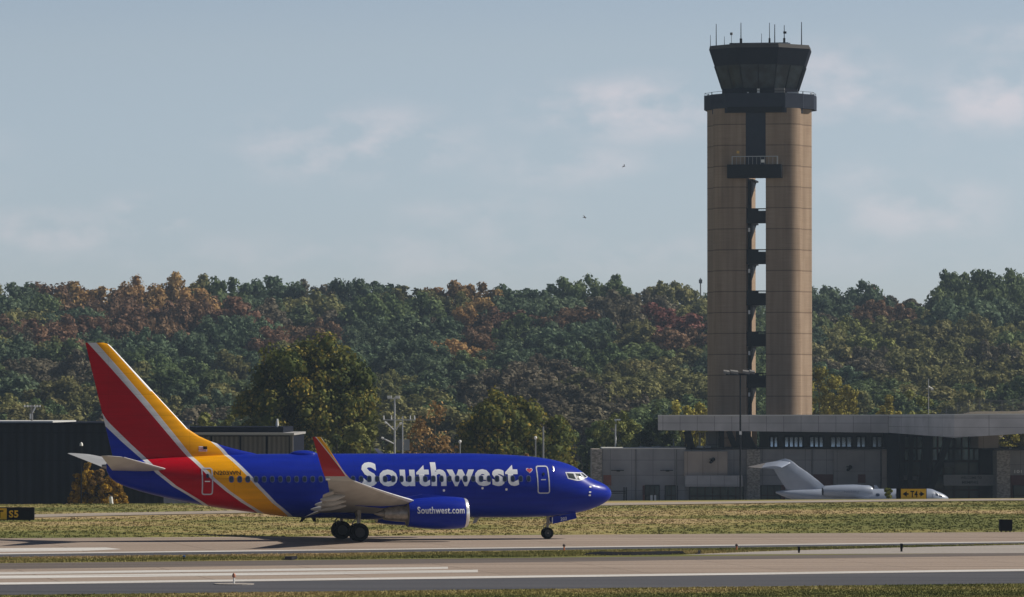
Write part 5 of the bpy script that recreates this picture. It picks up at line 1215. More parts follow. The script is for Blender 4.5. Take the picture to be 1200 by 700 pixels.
inview = [t for t in wild if -45 < t[6] < 1245 and not (838 < t[6] < 944 and t[7] < 470)]
outview = [t for t in wild if t not in inview]
COLN = {'dark green': 'dark green', 'blue green': 'blue-green', 'olive': 'olive green', 'brown': 'brown-leaved', 'rust': 'rust-coloured', 'red': 'red-leaved', 'orange': 'orange-leaved', 'lime': 'yellow-green'}
for X, d, g, top, i, kind, xx, yt, rz, sw in inview:
    o = protos[i] if first[i] else copy_tree(protos[i]); first[i] = False; ntree += 1
    H = protos[i]['H']; sz = max(.55, (top - g) / H); sw = sw * min(1.25, max(.95, sz ** .5))
    o.location = (X, d, g); o.rotation_euler = (0, 0, rz); o.scale = (sw, sw, sz); o.name = 'hillside_tree'
    c = next(c for c in kids(o) if c.name.startswith('crown'))
    c.material_slots[0].link = 'OBJECT'; c.material_slots[0].material = LEAF[kind]
    tag(o, f"{COLN[kind]} tree in the wood, {tier(yt)} {place_name(xx)}", 'tree', f"{COLN[kind]} trees {tier(yt)} {place_name(xx)}")
    if 'H' in o and o is not protos[i]: del o['H']
# the wood goes on beyond both sides of the picture: one mass
for k in range(330):
    d = rt.uniform(925, 1430); xx = rt.uniform(-150, 1350); X = (xx - 600) / FOC * d; g = tz(X, d)
    outview.append((X, d, g, g + rt.uniform(4, 7.5), rt.randrange(len(protos)), 'dark green', xx, 0, rt.uniform(0, 6.28), rt.uniform(.6, .85)))
mesh_cache = {}
Vs, Fs, Ts, off = [], [], [], 0
for X, d, g, top, i, kind, xx, yt, rz, sw in outview:
    if 838 < xx < 944: sw *= .9
    if i not in mesh_cache:
        c = next(c for c in kids(protos[i]) if c.name.startswith('crown')); me = c.data
        v = np.empty(len(me.vertices) * 3, np.float32); me.vertices.foreach_get('co', v); f = np.empty(len(me.loops), np.int32); me.loops.foreach_get('vertex_index', f)
        t_ = np.empty(len(me.polygons), np.float32); me.attributes['tone'].data.foreach_get('value', t_); f = f.reshape(-1, 3); sel = np.random.default_rng(i).random(len(f)) < .45; mesh_cache[i] = (v.reshape(-1, 3), f[sel], t_[sel])
    v, f, t_ = mesh_cache[i]; sz = max(.25, (top - g) / protos[i]['H']); ca, sa = math.cos(rz), math.sin(rz)
    Vs.append(np.stack([X + (v[:, 0] * ca - v[:, 1] * sa) * sw, d + (v[:, 0] * sa + v[:, 1] * ca) * sw, g + v[:, 2] * sz], -1)); Fs.append(f + off); off += len(v); Ts.append(np.clip(t_ + .25 * math.sin(X * 1.7), 0, 1))
tag(soup('woodland', np.concatenate(Vs), np.concatenate(Fs), np.concatenate(Ts), LEAF['dark green']), 'dense woodland continuing along the hill', 'wood', kind='stuff')
for p in protos:
    if 'H' in p: del p['H']

# ---- single trees in front of the hill
def single(name, x, ytop, D, W, label, kind, seed, nl, nq, leaf, core=True, frac=.25, group=None, nb=9, z=None, r0=None, bias=.25, cat='tree', dome=False):
    X = (x - 600) / FOC * D; g = tz(X, D) - .2 if z is None else z; H = CAM_H + (HOR - ytop) / FOC * D - g
    if dome and W < 13: H *= 1.12                       # the dome's highest clump stops short of the full height
    o = tree_proto(seed, W, H, nl, nq, leaf, LEAF[kind], core, frac, name, nb, bias, r0, dome)
    o.location = (X, D, g); tag(o, label, cat, group); return o
single('shade_tree', 360, 394, 640, 19.5, 'large round tree with turning yellow-green leaves behind the grey hangar', 'turning', 21, 190, 30000, .27, dome=True)
single('shade_tree', 432, 478, 625, 9.0, 'bushy yellow-green tree beside the lamp mast above the fuselage', 'lime', 22, 22, 5000, .26, frac=.1)
single('shade_tree', 395, 486, 618, 9.0, 'small turning tree at the foot of the large round tree', 'turning', 23, 22, 5000, .26, frac=.1)
single('shade_tree', 238, 467, 700, 6.5, 'pale green tree behind the hangars, nearer the red tail', 'lime', 24, 16, 2600, .28, group='pale trees behind the hangars')
single('shade_tree', 268, 472, 705, 6.0, 'pale green tree behind the hangars, nearer the large round tree', 'lime', 25, 14, 2400, .28, group='pale trees behind the hangars')
single('bare_tree', 506, 466, 650, 9.5, 'half bare tree with orange leaves and dark branches beside the lamp mast', 'orange', 26, 26, 1300, .22, core=False, frac=.2, nb=24, r0=.30)
single('broad_tree', 600, 456, 640, 18.0, 'broad dark brown-green tree above the white lettering', 'turning', 27, 110, 16000, .26, dome=True, frac=.12)
single('broad_tree', 645, 474, 645, 8.0, 'yellowish tree leaning out of the broad dark tree', 'turning', 28, 22, 5000, .26, frac=.12)
for i, (x, yt, D, W, kd, lb) in enumerate([(568, 527, 560, 3.0, 'orange', 'small orange shrub showing over the fuselage above the lettering'), (616, 528.5, 560, 2.2, 'orange', 'smallest orange shrub showing over the fuselage near the forward door'),
        (697, 494, 720, 7.0, 'dark green', 'dark evergreen tree just behind the airliner nose'), (722, 481, 715, 9.0, 'lime', 'yellow-green tree with thin crown behind the terminal stone pillar'), (757, 487, 725, 7.5, 'dark green', 'dark evergreen behind the long low terminal wall'), (742, 498, 718, 6, 'dark green', 'low dark evergreen beside the thin yellow-green tree'),
        (803, 474, 775, 9.0, 'yellow', 'yellow tree top behind the canopy at the left of the tower'), (776, 484, 770, 6, 'dark green', 'dark evergreen under the left end of the canopy'), (826, 477, 778, 8, 'yellow', 'yellow-green tree touching the tower foot'),
        (960, 427, 800, 12.5, 'yellow', 'sunlit yellow-green tree standing against the right side of the tower'), (988, 449, 795, 9.0, 'yellow', 'smaller yellow-green tree right of the tower tree'), (1044, 472, 780, 7.5, 'yellow', 'low yellow-green bush above the canopy edge'), (1074, 463, 785, 9.5, 'lime', 'rounded bush above the canopy beside the weather mast'),
        (1100, 476, 782, 4, 'lime', 'lowest bush at the right of the weather mast'), (1186, 496, 755, 10, 'yellow', 'yellow tree seen through the gap beneath the canopy at the far right'), (1205, 500, 757, 9, 'olive', 'olive bush seen beneath the canopy at the right edge')]):
    single('shrub' if W < 5 else 'garden_tree', x, yt, D, W, lb, kd, 40 + i, 50, 5200 if W > 5 else 1200, .22, dome=W > 5, frac=.12, cat='shrub' if W < 5 else 'tree')
# yellow shrubs that climb beside the hangar wall
for i, (x, yt, W, kd, lb) in enumerate([(92, 545, 2.0, 'gold', 'tall thin brownish shrub against the dark hangar'), (103, 533, 2.2, 'gold', 'tallest golden shrub against the dark hangar, behind the tailplane'), (114, 541, 2.4, 'orange', 'bushy orange-brown shrub beside the dark hangar'), (128, 548, 2.8, 'gold', 'round golden shrub just below the tail of the airliner'), (138, 560, 2.2, 'gold', 'lowest golden shrub under the tailplane')]):
    single('climbing_shrub', x, yt, 512, W * 1.15, lb, kd, 70 + i, 70, 5200, .12, core=False, frac=.06, cat='shrub', nb=6, r0=.06)
# ------------------------------------------------------------------ business jet parked in front of the terminal
JD = 610.0; JZ = tz((1000 - 600) / FOC * JD, JD) + 0.06
JA = R(11)
jx = (1000 - 600) / FOC * JD
jet = empty('business_jet', (jx, JD, JZ), JA, 'pale grey T-tailed business jet parked by the terminal', 'business jet')
JS = FOC / JD
def jl(x, y, w_=0.0):
    """local station and height on the jet for a picture point w_ metres to its starboard side"""
    X = (x - 600) / JS - jx; return (X - w_ * math.sin(JA)) / math.cos(JA), CAM_H + (HOR - y) / JS - JZ
M_jet = mat('jet_paint', (0.25, 0.29, 0.37), 0.35, coat=0.2, var=0.05, scale=1)
M_jetd = mat('jet_grey', (0.16, 0.19, 0.26), 0.4)
xn, zn = jl(1115, 586.5); x1, zt = jl(1085, 573.0)
jp = [(xn, zn - .1, .05), (xn - .35, zn, .42), (xn - .9, zn + .05, .72), (xn - 1.7, zn + .12, 1.0), (xn - 2.6, zt - 1.15, 1.14), (xn - 4, zt - 1.2, 1.2), (xn - 14, zt - 1.2, 1.2), (xn - 17, zt - 1.05, 1.05), (xn - 20.0, zt - .75, .7), (xn - 22.0, zt - .5, .34), (xn - 22.8, zt - .4, .1)]
xs_ = np.linspace(xn, xn - 22.8, 60); zc = pchip(-xs_, [-p[0] for p in jp], [p[1] for p in jp]); rr = pchip(-xs_, [-p[0] for p in jp], [p[2] for p in jp])
jf = MB().loft([[(x, -q * math.sin(2 * math.pi * j / 32), z + q * math.cos(2 * math.pi * j / 32)) for j in range(32)] for x, z, q in zip(xs_, zc, rr)])
jbv = BVHTree.FromPolygons([Vector(v) for v in jf.v], jf.f)
jfo = jf.build('fuselage', M_jet, jet, smooth=True)
for k in range(7):
    x = xn - 4.6 - k * 1.3; skin_patch(rrect(x, zt - .75, .50, .36, .17), 'window', M_glass, jfo, .02, jbv)
a, b = jl(1090.5, 579), jl(1093, 583.5); skin_patch([(a[0], b[1]), (b[0], b[1]), (b[0], a[1]), (a[0], a[1])], 'door_window', M_jetd, jfo, .02, jbv)
for u0, u1 in ((-1.7, -1.25), (-2.2, -1.8)):
    za = pchip(-np.array([xn + u0, xn + u1]), -xs_, zc + rr * .62); skin_patch([(xn + u0, za[0] - .3), (xn + u1, za[1] - .25), (xn + u1, za[1] - .02), (xn + u0, za[0] + .08)], 'cockpit_window', M_glass, jfo, .02, jbv)
# fin and tailplane
def jq(x, y): return jl(x, y)
F0 = [(928, 588), (962, 578.5), (966, 570), (958, 563), (945, 553), (935, 546.5), (929, 541.5), (925, 538.8), (919, 537.2), (908, 540), (905, 549), (913, 562), (921, 574)]
P = [jq(*p) for p in F0]; cxm = sum(p[0] for p in P) / len(P); czm = sum(p[1] for p in P) / len(P)
def fin_t(z, zlo, zhi): return .28 - .16 * (z - zlo) / (zhi - zlo)
zlo, zhi = min(p[1] for p in P), max(p[1] for p in P); mb = MB()
outer = [(p[0], 0, p[1]) for p in P]; n = len(P)
for s_ in (1, -1):
    inner = [(cxm + (p[0] - cxm) * .72, s_ * fin_t(p[1], zlo, zhi), czm + (p[1] - czm) * .80) for p in P]
    mb.add(outer + inner, [(i, (i + 1) % n, n + (i + 1) % n, n + i) for i in range(n)] + [tuple(range(n, 2 * n))])
mb.build('fin', M_jet, jet, smooth=True)
for s_ in (1, -1):
    rg = []
    hz_ = jq(919, 540)[1]; hx_ = jq(926, 545)[0]
    for w_ in (0.0, 1.2, 2.4, 3.3, 3.7):
        le = hx_ - .58 * w_; te = hx_ - 3.3 - .40 * w_
        rg.append(aero(le, te, w_, hz_ - .25 - .15 * w_, (le - te) * .075, 0, s_))
    MB().loft(rg).build('tailplane', M_jet, jet, smooth=True)
MB().tube((jq(915, 540)[0], 0, hz_ - .1), (jq(903, 543)[0], 0, hz_ - .25), .22, .05, 12).build('tail_bullet', M_jet, jet, smooth=True)
# engines on the rear fuselage
for s_ in (1, -1):
    xa, za = jl(962, 577.5, 1.9); xb, _ = jl(1020, 575, 1.9); zc_ = jl(990, 575.8, 1.9)[1]
    rg = [[(x, -s_ * 1.95 + q * math.sin(2 * math.pi * j / 24), zc_ + q * math.cos(2 * math.pi * j / 24)) for j in range(24)] for x, q in ((xb - .1, .52), (xb, .62), (xb - .3, .76), (xb - 1.3, .82), (xb - 3.2, .78), (xa + .5, .62), (xa, .5))]
    e_ = MB().loft(rg, cap=False).build('engine', M_jet, jet, smooth=True)
    MB().loft([[(x, -s_ * 1.95 + q * math.sin(2 * math.pi * j / 20), zc_ + q * math.cos(2 * math.pi * j / 20)) for j in range(20)] for x, q in ((xa + .06, .49), (xa + .6, .3))]).build('exhaust', M_dark, e_)
    MB().loft([[(x, -s_ * 1.95 + q * math.sin(2 * math.pi * j / 20), zc_ + q * math.cos(2 * math.pi * j / 20)) for j in range(20)] for x, q in ((xb - .12, .52), (xb - .5, .4))]).build('fan', M_dark, e_)
    MB().bb(xa + 1.2, xb - 1.0, -s_ * 1.3, -s_ * .7, zc_ - .12, zc_ + .12).build('pylon', M_jet, e_)
    if s_ > 0:
        ebv = BVHTree.FromPolygons([Vector(v) for r_ in rg for v in r_], [(k * 24 + i, k * 24 + (i + 1) % 24, (k + 1) * 24 + (i + 1) % 24, (k + 1) * 24 + i) for k in range(6) for i in range(24)])
        a, b = jl(987, 577.8, 2.7), jl(1004, 574.6, 2.7)
        bm = fit_text('N555LJ', a[0], b[0], a[1], b[1], .015, .1)
        for v in bm.verts: v.co = side(v.co.x, v.co.y, .015, ebv)
        bm_object(bm, 'registration', M_jetd, e_)
# wings and undercarriage, low behind the edge of the plateau
for s_ in (1, -1):
    MB().loft([aero(xn - 8.2 - .5 * w_, xn - 12.6 - .12 * w_, w_, zt - 1.95 + .05 * w_, .2 * (1 - w_ / 14), 0, s_) for w_ in (.3, 3, 6, 9)]).build('wing', M_jet, jet, smooth=True)
    g = MB().tube((xn - 11.6, -s_ * 2, .4), (xn - 11.5, -s_ * 2, zt - 1.9), .1, n=8).build('main_gear', M_steel, jet); wheel(g, (xn - 11.6, -s_ * 2 - .2, .4), .4, .2); wheel(g, (xn - 11.6, -s_ * 2 + .2, .4), .4, .2)
g = MB().tube((xn - 2.6, 0, .3), (xn - 2.6, 0, zt - 2.0), .08, n=8).build('nose_gear', M_steel, jet); wheel(g, (xn - 2.6, 0, .3), .3, .2)
# small ventral intake scoop on the spine ahead of the engines
a = jl(1029, 572); MB().loft([[(a[0] - .3, -.12, a[1] - .5), (a[0] + .5, -.12, a[1] - .5), (a[0] + .5, .12, a[1] - .5), (a[0] - .3, .12, a[1] - .5)], [(a[0] - .55, -.05, a[1] + .35), (a[0] - .2, -.05, a[1] + .35), (a[0] - .2, .05, a[1] + .35), (a[0] - .55, .05, a[1] + .35)]]).build('blade_aerial', M_jet, jet)

# ------------------------------------------------------------------ taxiway signs
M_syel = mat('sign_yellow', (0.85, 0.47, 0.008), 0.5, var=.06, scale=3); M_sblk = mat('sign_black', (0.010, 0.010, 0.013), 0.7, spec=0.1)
def arrow(mb, x0, x1, z, h, y):
    """flat arrow from x0 (tail) to x1 (tip)"""
    s_ = 1 if x1 > x0 else -1; hx_ = x1 - s_ * h * .75
    mb.add([(x0, y, z - h * .14), (hx_, y, z - h * .14), (hx_, y, z + h * .14), (x0, y, z + h * .14)], [(0, 1, 2, 3)]).add([(hx_, y, z - h * .5), (x1, y, z), (hx_, y, z + h * .5)], [(0, 1, 2)])
def sign(name, xl, xr, yt, yb, D, z0, label, panels):
    X0, X1 = (xl - 600) / FOC * D, (xr - 600) / FOC * D; zt_, zb_ = CAM_H + (HOR - yt) / FOC * D, CAM_H + (HOR - yb) / FOC * D
    root = empty(name, ((X0 + X1) / 2, D, z0), 0, label, 'airfield sign', 'taxiway signs'); cx = (X0 + X1) / 2
    MB().bb(X0 - cx - .05, X1 - cx + .05, .02, .42, zb_ - z0, zt_ - z0 + .04).build('sign_case', M_sblk, root)
    for lx in (X0 - cx + .3, X1 - cx - .3): MB().tube((lx, .2, -.1), (lx, .2, zb_ - z0), .05, n=8).build('leg', M_sblk, root)
    for pl_, pr_, col, marks in panels:
        a, b = (pl_ - 600) / FOC * D - cx, (pr_ - 600) / FOC * D - cx
        p = MB().bb(a, b, -.02, .02, zb_ - z0 + .05, zt_ - z0 - .03).build('panel', col, root); h = zt_ - zb_
        for mk in marks:
            if mk[0] == 'text': flat_text(mk[1], ((mk[2] - 600) / FOC * D - cx, -.028, zb_ - z0 + h * .2), (1, 0, 0), (mk[3] - mk[2]) / FOC * D, h * .6, mk[4], p, .03)
            else:
                mb = MB(); arrow(mb, (mk[2] - 600) / FOC * D - cx, (mk[3] - 600) / FOC * D - cx, zb_ - z0 + h * .5, h * .5, -.028); mb.build('arrow', mk[4], p, fix=False)
    return root
sd_ = 8.5 * FOC / (611.0 - HOR)
sign('taxiway_sign', -24, 39.5, 595.2, 609.5, sd_, 0, 'black and yellow taxiway sign with an S5 panel at the left edge', [(-23.5, 8.3, M_syel, [('arrow', 0, -8, -19, M_sblk), ('text', 'T', -5, 4.5, M_sblk)]), (9.2, 24.2, M_sblk, [('text', 'S5', 11, 22, M_syel)]), (25, 39, M_sblk, [])])
T4D = 440.0; z4 = CAM_H + (HOR - 588.5) / FOC * T4D
t4 = sign('taxiway_sign', 1051, 1085, 572.6, 585.4, T4D, tz((1068 - 600) / FOC * T4D, T4D), 'yellow taxiway sign reading T4 between two arrows in front of the jet', [(1055.5, 1085, M_syel, [('arrow', 0, 1064.5, 1057.5, M_sblk), ('text', 'T4', 1066.5, 1075, M_sblk), ('arrow', 0, 1077, 1083, M_sblk)])])
# olive leaves of a small shrub beside the sign
single('shrub', 1041, 569.5, 441, 1.1, 'small olive shrub beside the yellow T4 sign', 'lime', 91, 14, 1500, .09, frac=.05, cat='shrub')
# back of a sign, dark box on the right of the grass
bd = 8.5 * FOC / (623.6 - HOR); bxx = (1178 - 600) / FOC * bd
bs = empty('sign_box', (bxx, bd, 0), R(6), 'black back of an airfield sign box standing on the grass at the right', 'airfield sign', 'taxiway signs')
MB().bb(-.42, .42, -.2, .2, .08, .80).build('sign_case', M_sblk, bs); MB().bb(-.45, .45, -.24, .24, .795, .84).build('lid', M_black, bs)
for u in (-.3, .3): MB().tube((u, 0, -.05), (u, 0, .09), .05, n=8).build('leg', M_black, bs)

# ------------------------------------------------------------------ lamp posts and masts
def mast(name, x, ytop, D, r_, label, cat='lamp post', m=M_galv, group=None, z=None):
    X = (x - 600) / FOC * D; g = tz(X, D) if z is None else z; zt_ = CAM_H + (HOR - ytop) / FOC * D
    root = empty(name, (X, D, g), 0, label, cat, group)
    MB().tube((0, 0, -.2), (0, 0, zt_ - g), r_, r_ * .7, 10).build('pole', m, root, smooth=True)
    return root, zt_ - g, D / FOC
M_pole = mat('weathered_pole', (0.20, 0.21, 0.22), 0.6)
# tall black floodlight post in front of the terminal
ro, h, s_ = mast('floodlight_post', 867.5, 438.5, 680, .16, 'tall black twin floodlight post in front of the terminal', m=M_black)
MB().bb(-17 * s_, 15 * s_, -.12, .12, h - .15, h + .1).build('cross_arm', M_black, ro)
for u, w_ in ((-16, 7), (-7, 9), (7, 8), (14, 6)):
    MB().add([((u - w_ / 2) * s_, -.6, h + .1), ((u + w_ / 2) * s_, -.6, h - .05), ((u + w_ / 2) * s_, .5, h + .15), ((u - w_ / 2) * s_, .5, h + .30), ((u - w_ / 2) * s_, -.6, h + .42), ((u + w_ / 2) * s_, -.6, h + .28), ((u + w_ / 2) * s_, .5, h + .5), ((u - w_ / 2) * s_, .5, h + .62)], [(0, 1, 2, 3), (4, 5, 6, 7), (0, 1, 5, 4), (1, 2, 6, 5), (2, 3, 7, 6), (3, 0, 4, 7)]).build('lamp_head', M_parap, ro)
MB().bb(-1.4 * s_, 1.4 * s_, -.55, -.3, h - 71 * s_, h - 67 * s_).build('junction_box', M_lwhite, ro)
# mast with two heads above the fuselage, and its neighbour
ro, h, s_ = mast('floodlight_post', 462.5, 466, 590, .14, 'grey mast with a pair of flat lamps rising behind the fuselage')
for u in (-6, 3.5): MB().bb((u - 2.6) * s_, (u + 2.6) * s_, -.4, .4, h - .1, h + .22).build('lamp_head', M_lwhite, ro)
MB().bb(-8 * s_, 6 * s_, -.08, .08, h - .2, h - .1).build('cross_arm', M_galv, ro)
for (x0, y0, x1, y1) in ((-1, 38, -9, 30), (1, 38, 6, 31), (-1, 54, -13, 48)):
    MB().tube((x0 * s_, -.1, h - y0 * s_), (x1 * s_, -.6, h - y1 * s_), .08, .08, 8).build('lamp_arm', M_galv, ro)
    MB().tube((x1 * s_, -.6, h - y1 * s_), ((x1 + (2.6 if x1 > 0 else -2.6)) * s_, -.6, h - (y1 - 1) * s_), .15, .11, 8).build('lamp_head', M_lwhite, ro)
ro, h, s_ = mast('utility_pole', 471.8, 488, 585, .10, 'thin grey utility pole with a cross arm beside the lamp mast', 'utility pole')
MB().bb(-23 * s_, 15 * s_, -.06, .06, h - .5, h - .38).build('cross_arm', M_galv, ro)
for u in (-22, -13, 9, 14): MB().tube((u * s_, 0, h - .38), (u * s_, 0, h + .1), .09, .05, 8).build('insulator', M_lwhite, ro)
for k, (a, b) in enumerate(((-7.5, 0.2), (1.2, 8))): MB().bb(a * s_, b * s_, .25, .45, h - 40 * s_, h - 27 * s_).build('sign_panel', mat('grey_sign_back', (.13, .145, .165), .5) if k == 0 else mat('grey_sign_back', (.22, .24, .26), .5), ro)
for name, x, yt, D, r_, lb, hd in (('lamp_post', 636.5, 500, 600, .16, 'plain grey pole standing in front of the broad dark tree', 0), ('lamp_post', 627.5, 514.5, 590, .12, 'short lamp post with a round white globe behind the forward fuselage', 1), ('lamp_post', 539, 519, 590, .12, 'short lamp post with a round white globe above the lettering', 1),
        ('lamp_post', 721.5, 492, 712, .16, 'white lamp post with a short head behind the long low terminal wall', 2), ('lamp_post', 789.3, 514, 722, .13, 'short white post behind the terminal roof edge', 0), ('lamp_post', 820.0, 507, 728, .22, 'stout white post under the canopy near the tower', 0)):
    ro, h, s_ = mast(name, x, yt, D, r_, lb, m=M_pole if D < 700 else M_lwhite)
    if hd == 1:
        rg = [[(q * math.cos(2 * math.pi * j / 12), q * math.sin(2 * math.pi * j / 12), h + zz) for j in range(12)] for zz, q in ((-.1, .07), (0, .14), (.14, .2), (.28, .15), (.34, .04))]; MB().loft(rg).build('globe', M_lwhite, ro, smooth=True)
    if hd == 2: MB().bb(-.2, .7, -.15, .15, h - .12, h + .1).build('lamp_head', M_lwhite, ro)
ro, h, s_ = mast('lamp_post', 95.5, 521, 508, .09, 'slim lamp post with a white cap against the dark hangar', m=M_black); rg = [[(q * math.cos(2 * math.pi * j / 12), q * math.sin(2 * math.pi * j / 12), h + zz) for j in range(12)] for zz, q in ((-.15, .18), (.1, .16), (.24, .04))]; MB().loft(rg).build('lamp_head', M_lwhite, ro, smooth=True)
ro, h, s_ = mast('weather_mast', 1088, 444, 770, .09, 'thin weather mast with a small vane above the canopy roof', 'mast')
MB().tube((0, 0, h - 9 * s_), (5 * s_, 0, h - 12 * s_), .1, n=6).bb(3 * s_, 6 * s_, -.1, .1, h - 13.5 * s_, h - 11.5 * s_).bb(-3 * s_, -1 * s_, -.1, .1, h - 12 * s_, h - 11 * s_).build('vane', M_lwhite, ro)
# aerial on the hangar roof
D_ = HD + 12; X_ = hx(37.5, D_); zb_ = hz(494, D_)
ro = empty('roof_aerial', (X_, D_, zb_), 0, 'grey television style aerial on the dark hangar roof', 'aerial'); s_ = D_ / FOC
MB().tube((0, 0, -.4), (0, 0, 19 * s_), .12, n=8).build('pole', M_parap, ro)
mb = MB().bb(-9 * s_, 10 * s_, -.05, .05, 17.4 * s_, 18.4 * s_)
for u in (-8.5, -5, -1, 3, 6, 9.5): mb.bb((u - .35) * s_, (u + .35) * s_, -.4, .4, 16.8 * s_, 19.2 * s_)
mb.tube((0, 0, 9 * s_), (4.5 * s_, 0, 17.4 * s_), .09, n=6).bb(-2.5 * s_, 1 * s_, -.1, .1, 3 * s_, 9 * s_)
mb.build('cross_bar', M_galv, ro)
ro = empty('roof_vent', (hx(325, 566), 566, hz(508, 566)), 0, 'small white vent pipe on the grey hangar roof', 'vent'); s_ = 566 / FOC
MB().tube((0, 0, -.4), (0, 0, 14 * s_), .10, n=8).build('pipe', M_lwhite, ro); MB().tube((0, 0, 9 * s_), (0, 0, 17 * s_), .2, .1, 8).build('cap', M_lwhite, ro)
o = empty('marker_post', (hx(131, 506), 506, tz(hx(131, 506), 506)), 0, 'leaning white post at the foot of the hangar shrubs', 'post')
h = hz(582.5, 506) - o.location.z; MB().tube((.5, 0, -.2), (-.10, 0, h), .22, .2, 10).build('post', M_lwhite, o); MB().tube((-.10, 0, h), (-.12, 0, h + .12), .2, .06, 10).build('cap', M_parap, o)

# ------------------------------------------------------------------ fence on the grass bank
fD = 872.0
fr = empty('chain_link_fence', ((1105 - 600) / FOC * fD, fD, 0), 0, 'dark chain link fence along the top of the grass bank', 'fence'); fx0 = fr.location.x
fxs = [((x - 600) / FOC * fD - fx0) for x in range(1005, 1400, 13)]
mb = MB(); 
tops = []
for u in fxs:
    z = tz(u + fx0, fD); tops.append((u, z))
    MB().tube((u, 0, z - .2), (u, 0, z + 2.3), .05, n=6).build('post', M_parap, fr)
for (u0, z0_), (u1, z1_) in zip(tops, tops[1:]):
    for hh in (2.3, .05): mb.tube((u0, 0, z0_ + hh), (u1, 0, z1_ + hh), .035, n=5)
mb.build('rail', M_parap, fr)
mb = MB()
for (u0, z0_), (u1, z1_) in zip(tops, tops[1:]):
    for k in range(12):
        a = k / 12; zz = z0_ + (z1_ - z0_) * a; du = (u1 - u0) / 12
        mb.add([(u0 + du * k, .02, zz + .1), (u0 + du * k + .03, .02, zz + .1), (u0 + du * (k + 3), .02, zz + 2.2), (u0 + du * (k + 3) - .03, .02, zz + 2.2)], [(0, 1, 2, 3)])
        mb.add([(u0 + du * k, .03, zz + 2.2), (u0 + du * k + .03, .03, zz + 2.2), (u0 + du * (k + 3), .03, zz + .1), (u0 + du * (k + 3) - .03, .03, zz + .1)], [(0, 1, 2, 3)])
mb.build('wire_mesh', M_parap, fr, fix=False)
# mast beyond the wood on the crest
X_ = (821 - 600) / FOC * 1440; ro = empty('radio_mast', (X_, 1440, tz(X_, 1440)), 0, 'thin radio mast above the tree tops just left of the tower', 'mast'); h = CAM_H + (HOR - 326) / FOC * 1440 - ro.location.z
MB().tube((0, 0, -1), (0, 0, h), .25, .18, 6).build('pole', M_parap, ro); MB().bb(-.5, .5, -.2, .2, h - 1.6, h - .4).build('aerial', M_parap, ro)

# ------------------------------------------------------------------ small airfield things
M_orl = mat('orange_lens', (0.55, 0.16, 0.05), 0.4)
def stake(x, yt, yb, w_, label, name='marker_post'):
    p = gx(x, yb); s_ = p.y / FOC; o = empty(name, p, 0, label, 'marker'); h = (yb - yt) * s_
    MB().tube((0, 0, -.05), (0, 0, h * .8), w_ * s_ * .45, n=8).build('stake', M_black, o); MB().bb(-w_ * s_ / 2, w_ * s_ / 2, -w_ * s_ / 2, w_ * s_ / 2, h * .35, h).build('marker_box', M_sblk, o); return o
stake(936, 640.5, 648.0, 2.6, 'short black marker post on the pale pavement, nearer the black strip')
stake(1056, 636.8, 646.6, 2.8, 'taller black marker post on the pale pavement toward the right')
def edge_light(x, yt, yb, label, lens, plate=False, col=M_galv):
    p = gx(x, yb); s_ = p.y / FOC; o = empty('edge_light', p, 0, label, 'edge light'); h = (yb - yt) * s_
    MB().tube((0, 0, -.04), (0, 0, h * .62), .045, n=8).build('stem', col, o)
    rg = [[(q * math.cos(2 * math.pi * j / 12), q * math.sin(2 * math.pi * j / 12), zz) for j in range(12)] for zz, q in ((h * .6, .05), (h * .66, .085), (h * .85, .085), (h, .03))]; MB().loft(rg).build('lens', lens, o, smooth=True)
    if plate: MB().tube((0, 0, -.02), (0, 0, .05), .95, n=20).build('base_plate', M_conc_l, o)
    return o
edge_light(274.5, 671.5, 685.0, 'white and orange runway edge light on a round concrete plate', mat('orange_band', (.42, .16, .09), .5), True, M_lwhite)
edge_light(661, 637.4, 645.5, 'small dark edge light with an orange cap below the airliner nose', mat('dark_cap', (.06, .035, .03), .5), False, M_orl)
edge_light(863, 637.2, 645.0, 'small dark edge light on the median grass beside the dark strip', mat('dark_cap', (.06, .035, .03), .5), False, M_orl)
edge_light(216, 650.6, 656.2, 'small blue edge light on the green part of the median grass', mat('blue_lens', (.02, .08, .22), .3), False, M_black)
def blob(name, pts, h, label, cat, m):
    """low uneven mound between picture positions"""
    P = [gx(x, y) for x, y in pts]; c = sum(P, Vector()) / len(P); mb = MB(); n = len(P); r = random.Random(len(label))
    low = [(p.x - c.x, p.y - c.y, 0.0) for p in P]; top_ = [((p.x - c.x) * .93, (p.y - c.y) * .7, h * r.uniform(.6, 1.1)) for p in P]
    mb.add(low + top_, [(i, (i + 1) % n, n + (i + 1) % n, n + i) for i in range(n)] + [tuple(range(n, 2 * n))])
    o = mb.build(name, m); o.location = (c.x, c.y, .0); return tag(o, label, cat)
blob('low_black_shape', [(683, 650.6), (705, 651.0), (740, 650.8), (775, 650.2), (804, 649.4), (803, 648.4), (770, 648.6), (735, 649.0), (700, 649.4)], .16, 'long black mat lying in the median grass at the runway edge', 'mat', M_sblk)  # plain low black shape raised along the runway edge
blob('low_black_shape', [(817.5, 649.2), (820.5, 649.2), (820.8, 648.0), (817.7, 648.2)], .22, 'small black lump beside the long black mat', 'mat', M_sblk)
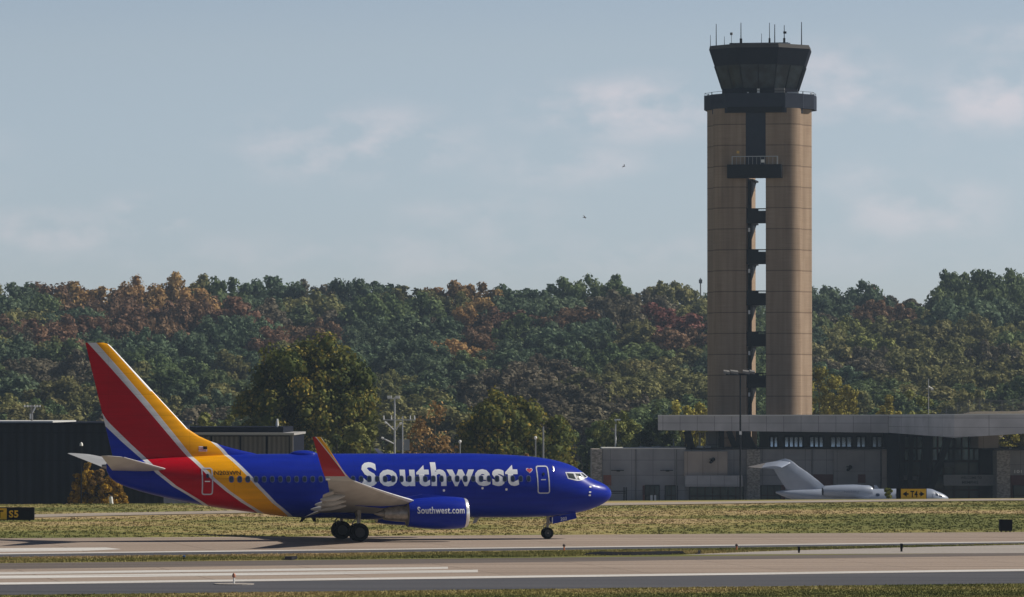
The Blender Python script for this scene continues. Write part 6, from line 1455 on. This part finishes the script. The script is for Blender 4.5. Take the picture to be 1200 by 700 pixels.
blob('tyre_scrap', [(333, 656.2), (342, 656.3), (349, 655.6), (344, 655.0), (335, 655.2)], .20, 'black scrap of rubber on the median grass left of the main wheels', 'scrap', M_sblk)
# two birds over the wood
def bird(x, y, D, span, bank, label):
    p = px(x, y, D); mb = MB()
    rg = [[(u, q * math.cos(2 * math.pi * j / 8), q * math.sin(2 * math.pi * j / 8)) for j in range(8)] for u, q in ((-.5, .01), (-.34, .05), (-.1, .10), (.15, .11), (.30, .06), (.38, .07), (.45, .05), (.52, .005))]
    mb.loft([[(a * span * .5, b * span * .5, c * span * .5) for a, b, c in r_] for r_ in rg])
    for s_ in (1, -1):
        S = [(.10, 0, .02, .30), (.08, .35, .16, .26), (-.02, .75, .20, .18), (-.16, 1.0, .12, .04)]
        P = []
        for cx, yy_, zz, ch in S: P += [((cx + ch * .5) * span * .5, s_ * yy_ * span * .5, zz * span * .5 + .004), ((cx - ch * .5) * span * .5, s_ * yy_ * span * .5, zz * span * .5)]
        mb.add(P, [(2 * i, 2 * i + 1, 2 * i + 3, 2 * i + 2) for i in range(3)])
    o = mb.build('bird', mat('bird_plumage', (.05, .05, .055), .8)); o.location = p; o.rotation_euler = (R(bank), 0, R(20)); return tag(o, label, 'bird', 'birds flying over the wood')
bird(685, 255, 420, .75, 25, 'small dark bird flying, the lower of the two'); bird(731, 195, 420, .6, -30, 'small dark bird flying, the higher of the two')
# ------------------------------------------------------------------ the air between here and the hill
mb = MB().bb(-930, 930, -230, 2330, -12, 100)
hz_m = bpy.data.materials.new('thin_haze'); hz_m.use_nodes = True; nt = hz_m.node_tree
for n_ in list(nt.nodes):
    if n_.type == 'BSDF_PRINCIPLED': nt.nodes.remove(n_)
pv = N(nt, 'ShaderNodeVolumePrincipled'); pv.inputs['Color'].default_value = (0.62, 0.80, 1.0, 1); pv.inputs['Density'].default_value = 0.00008; pv.inputs['Anisotropy'].default_value = 0.2
nt.links.new(pv.outputs[0], nt.nodes['Material Output'].inputs['Volume'])
tag(mb.build('haze', hz_m), kind='stuff')
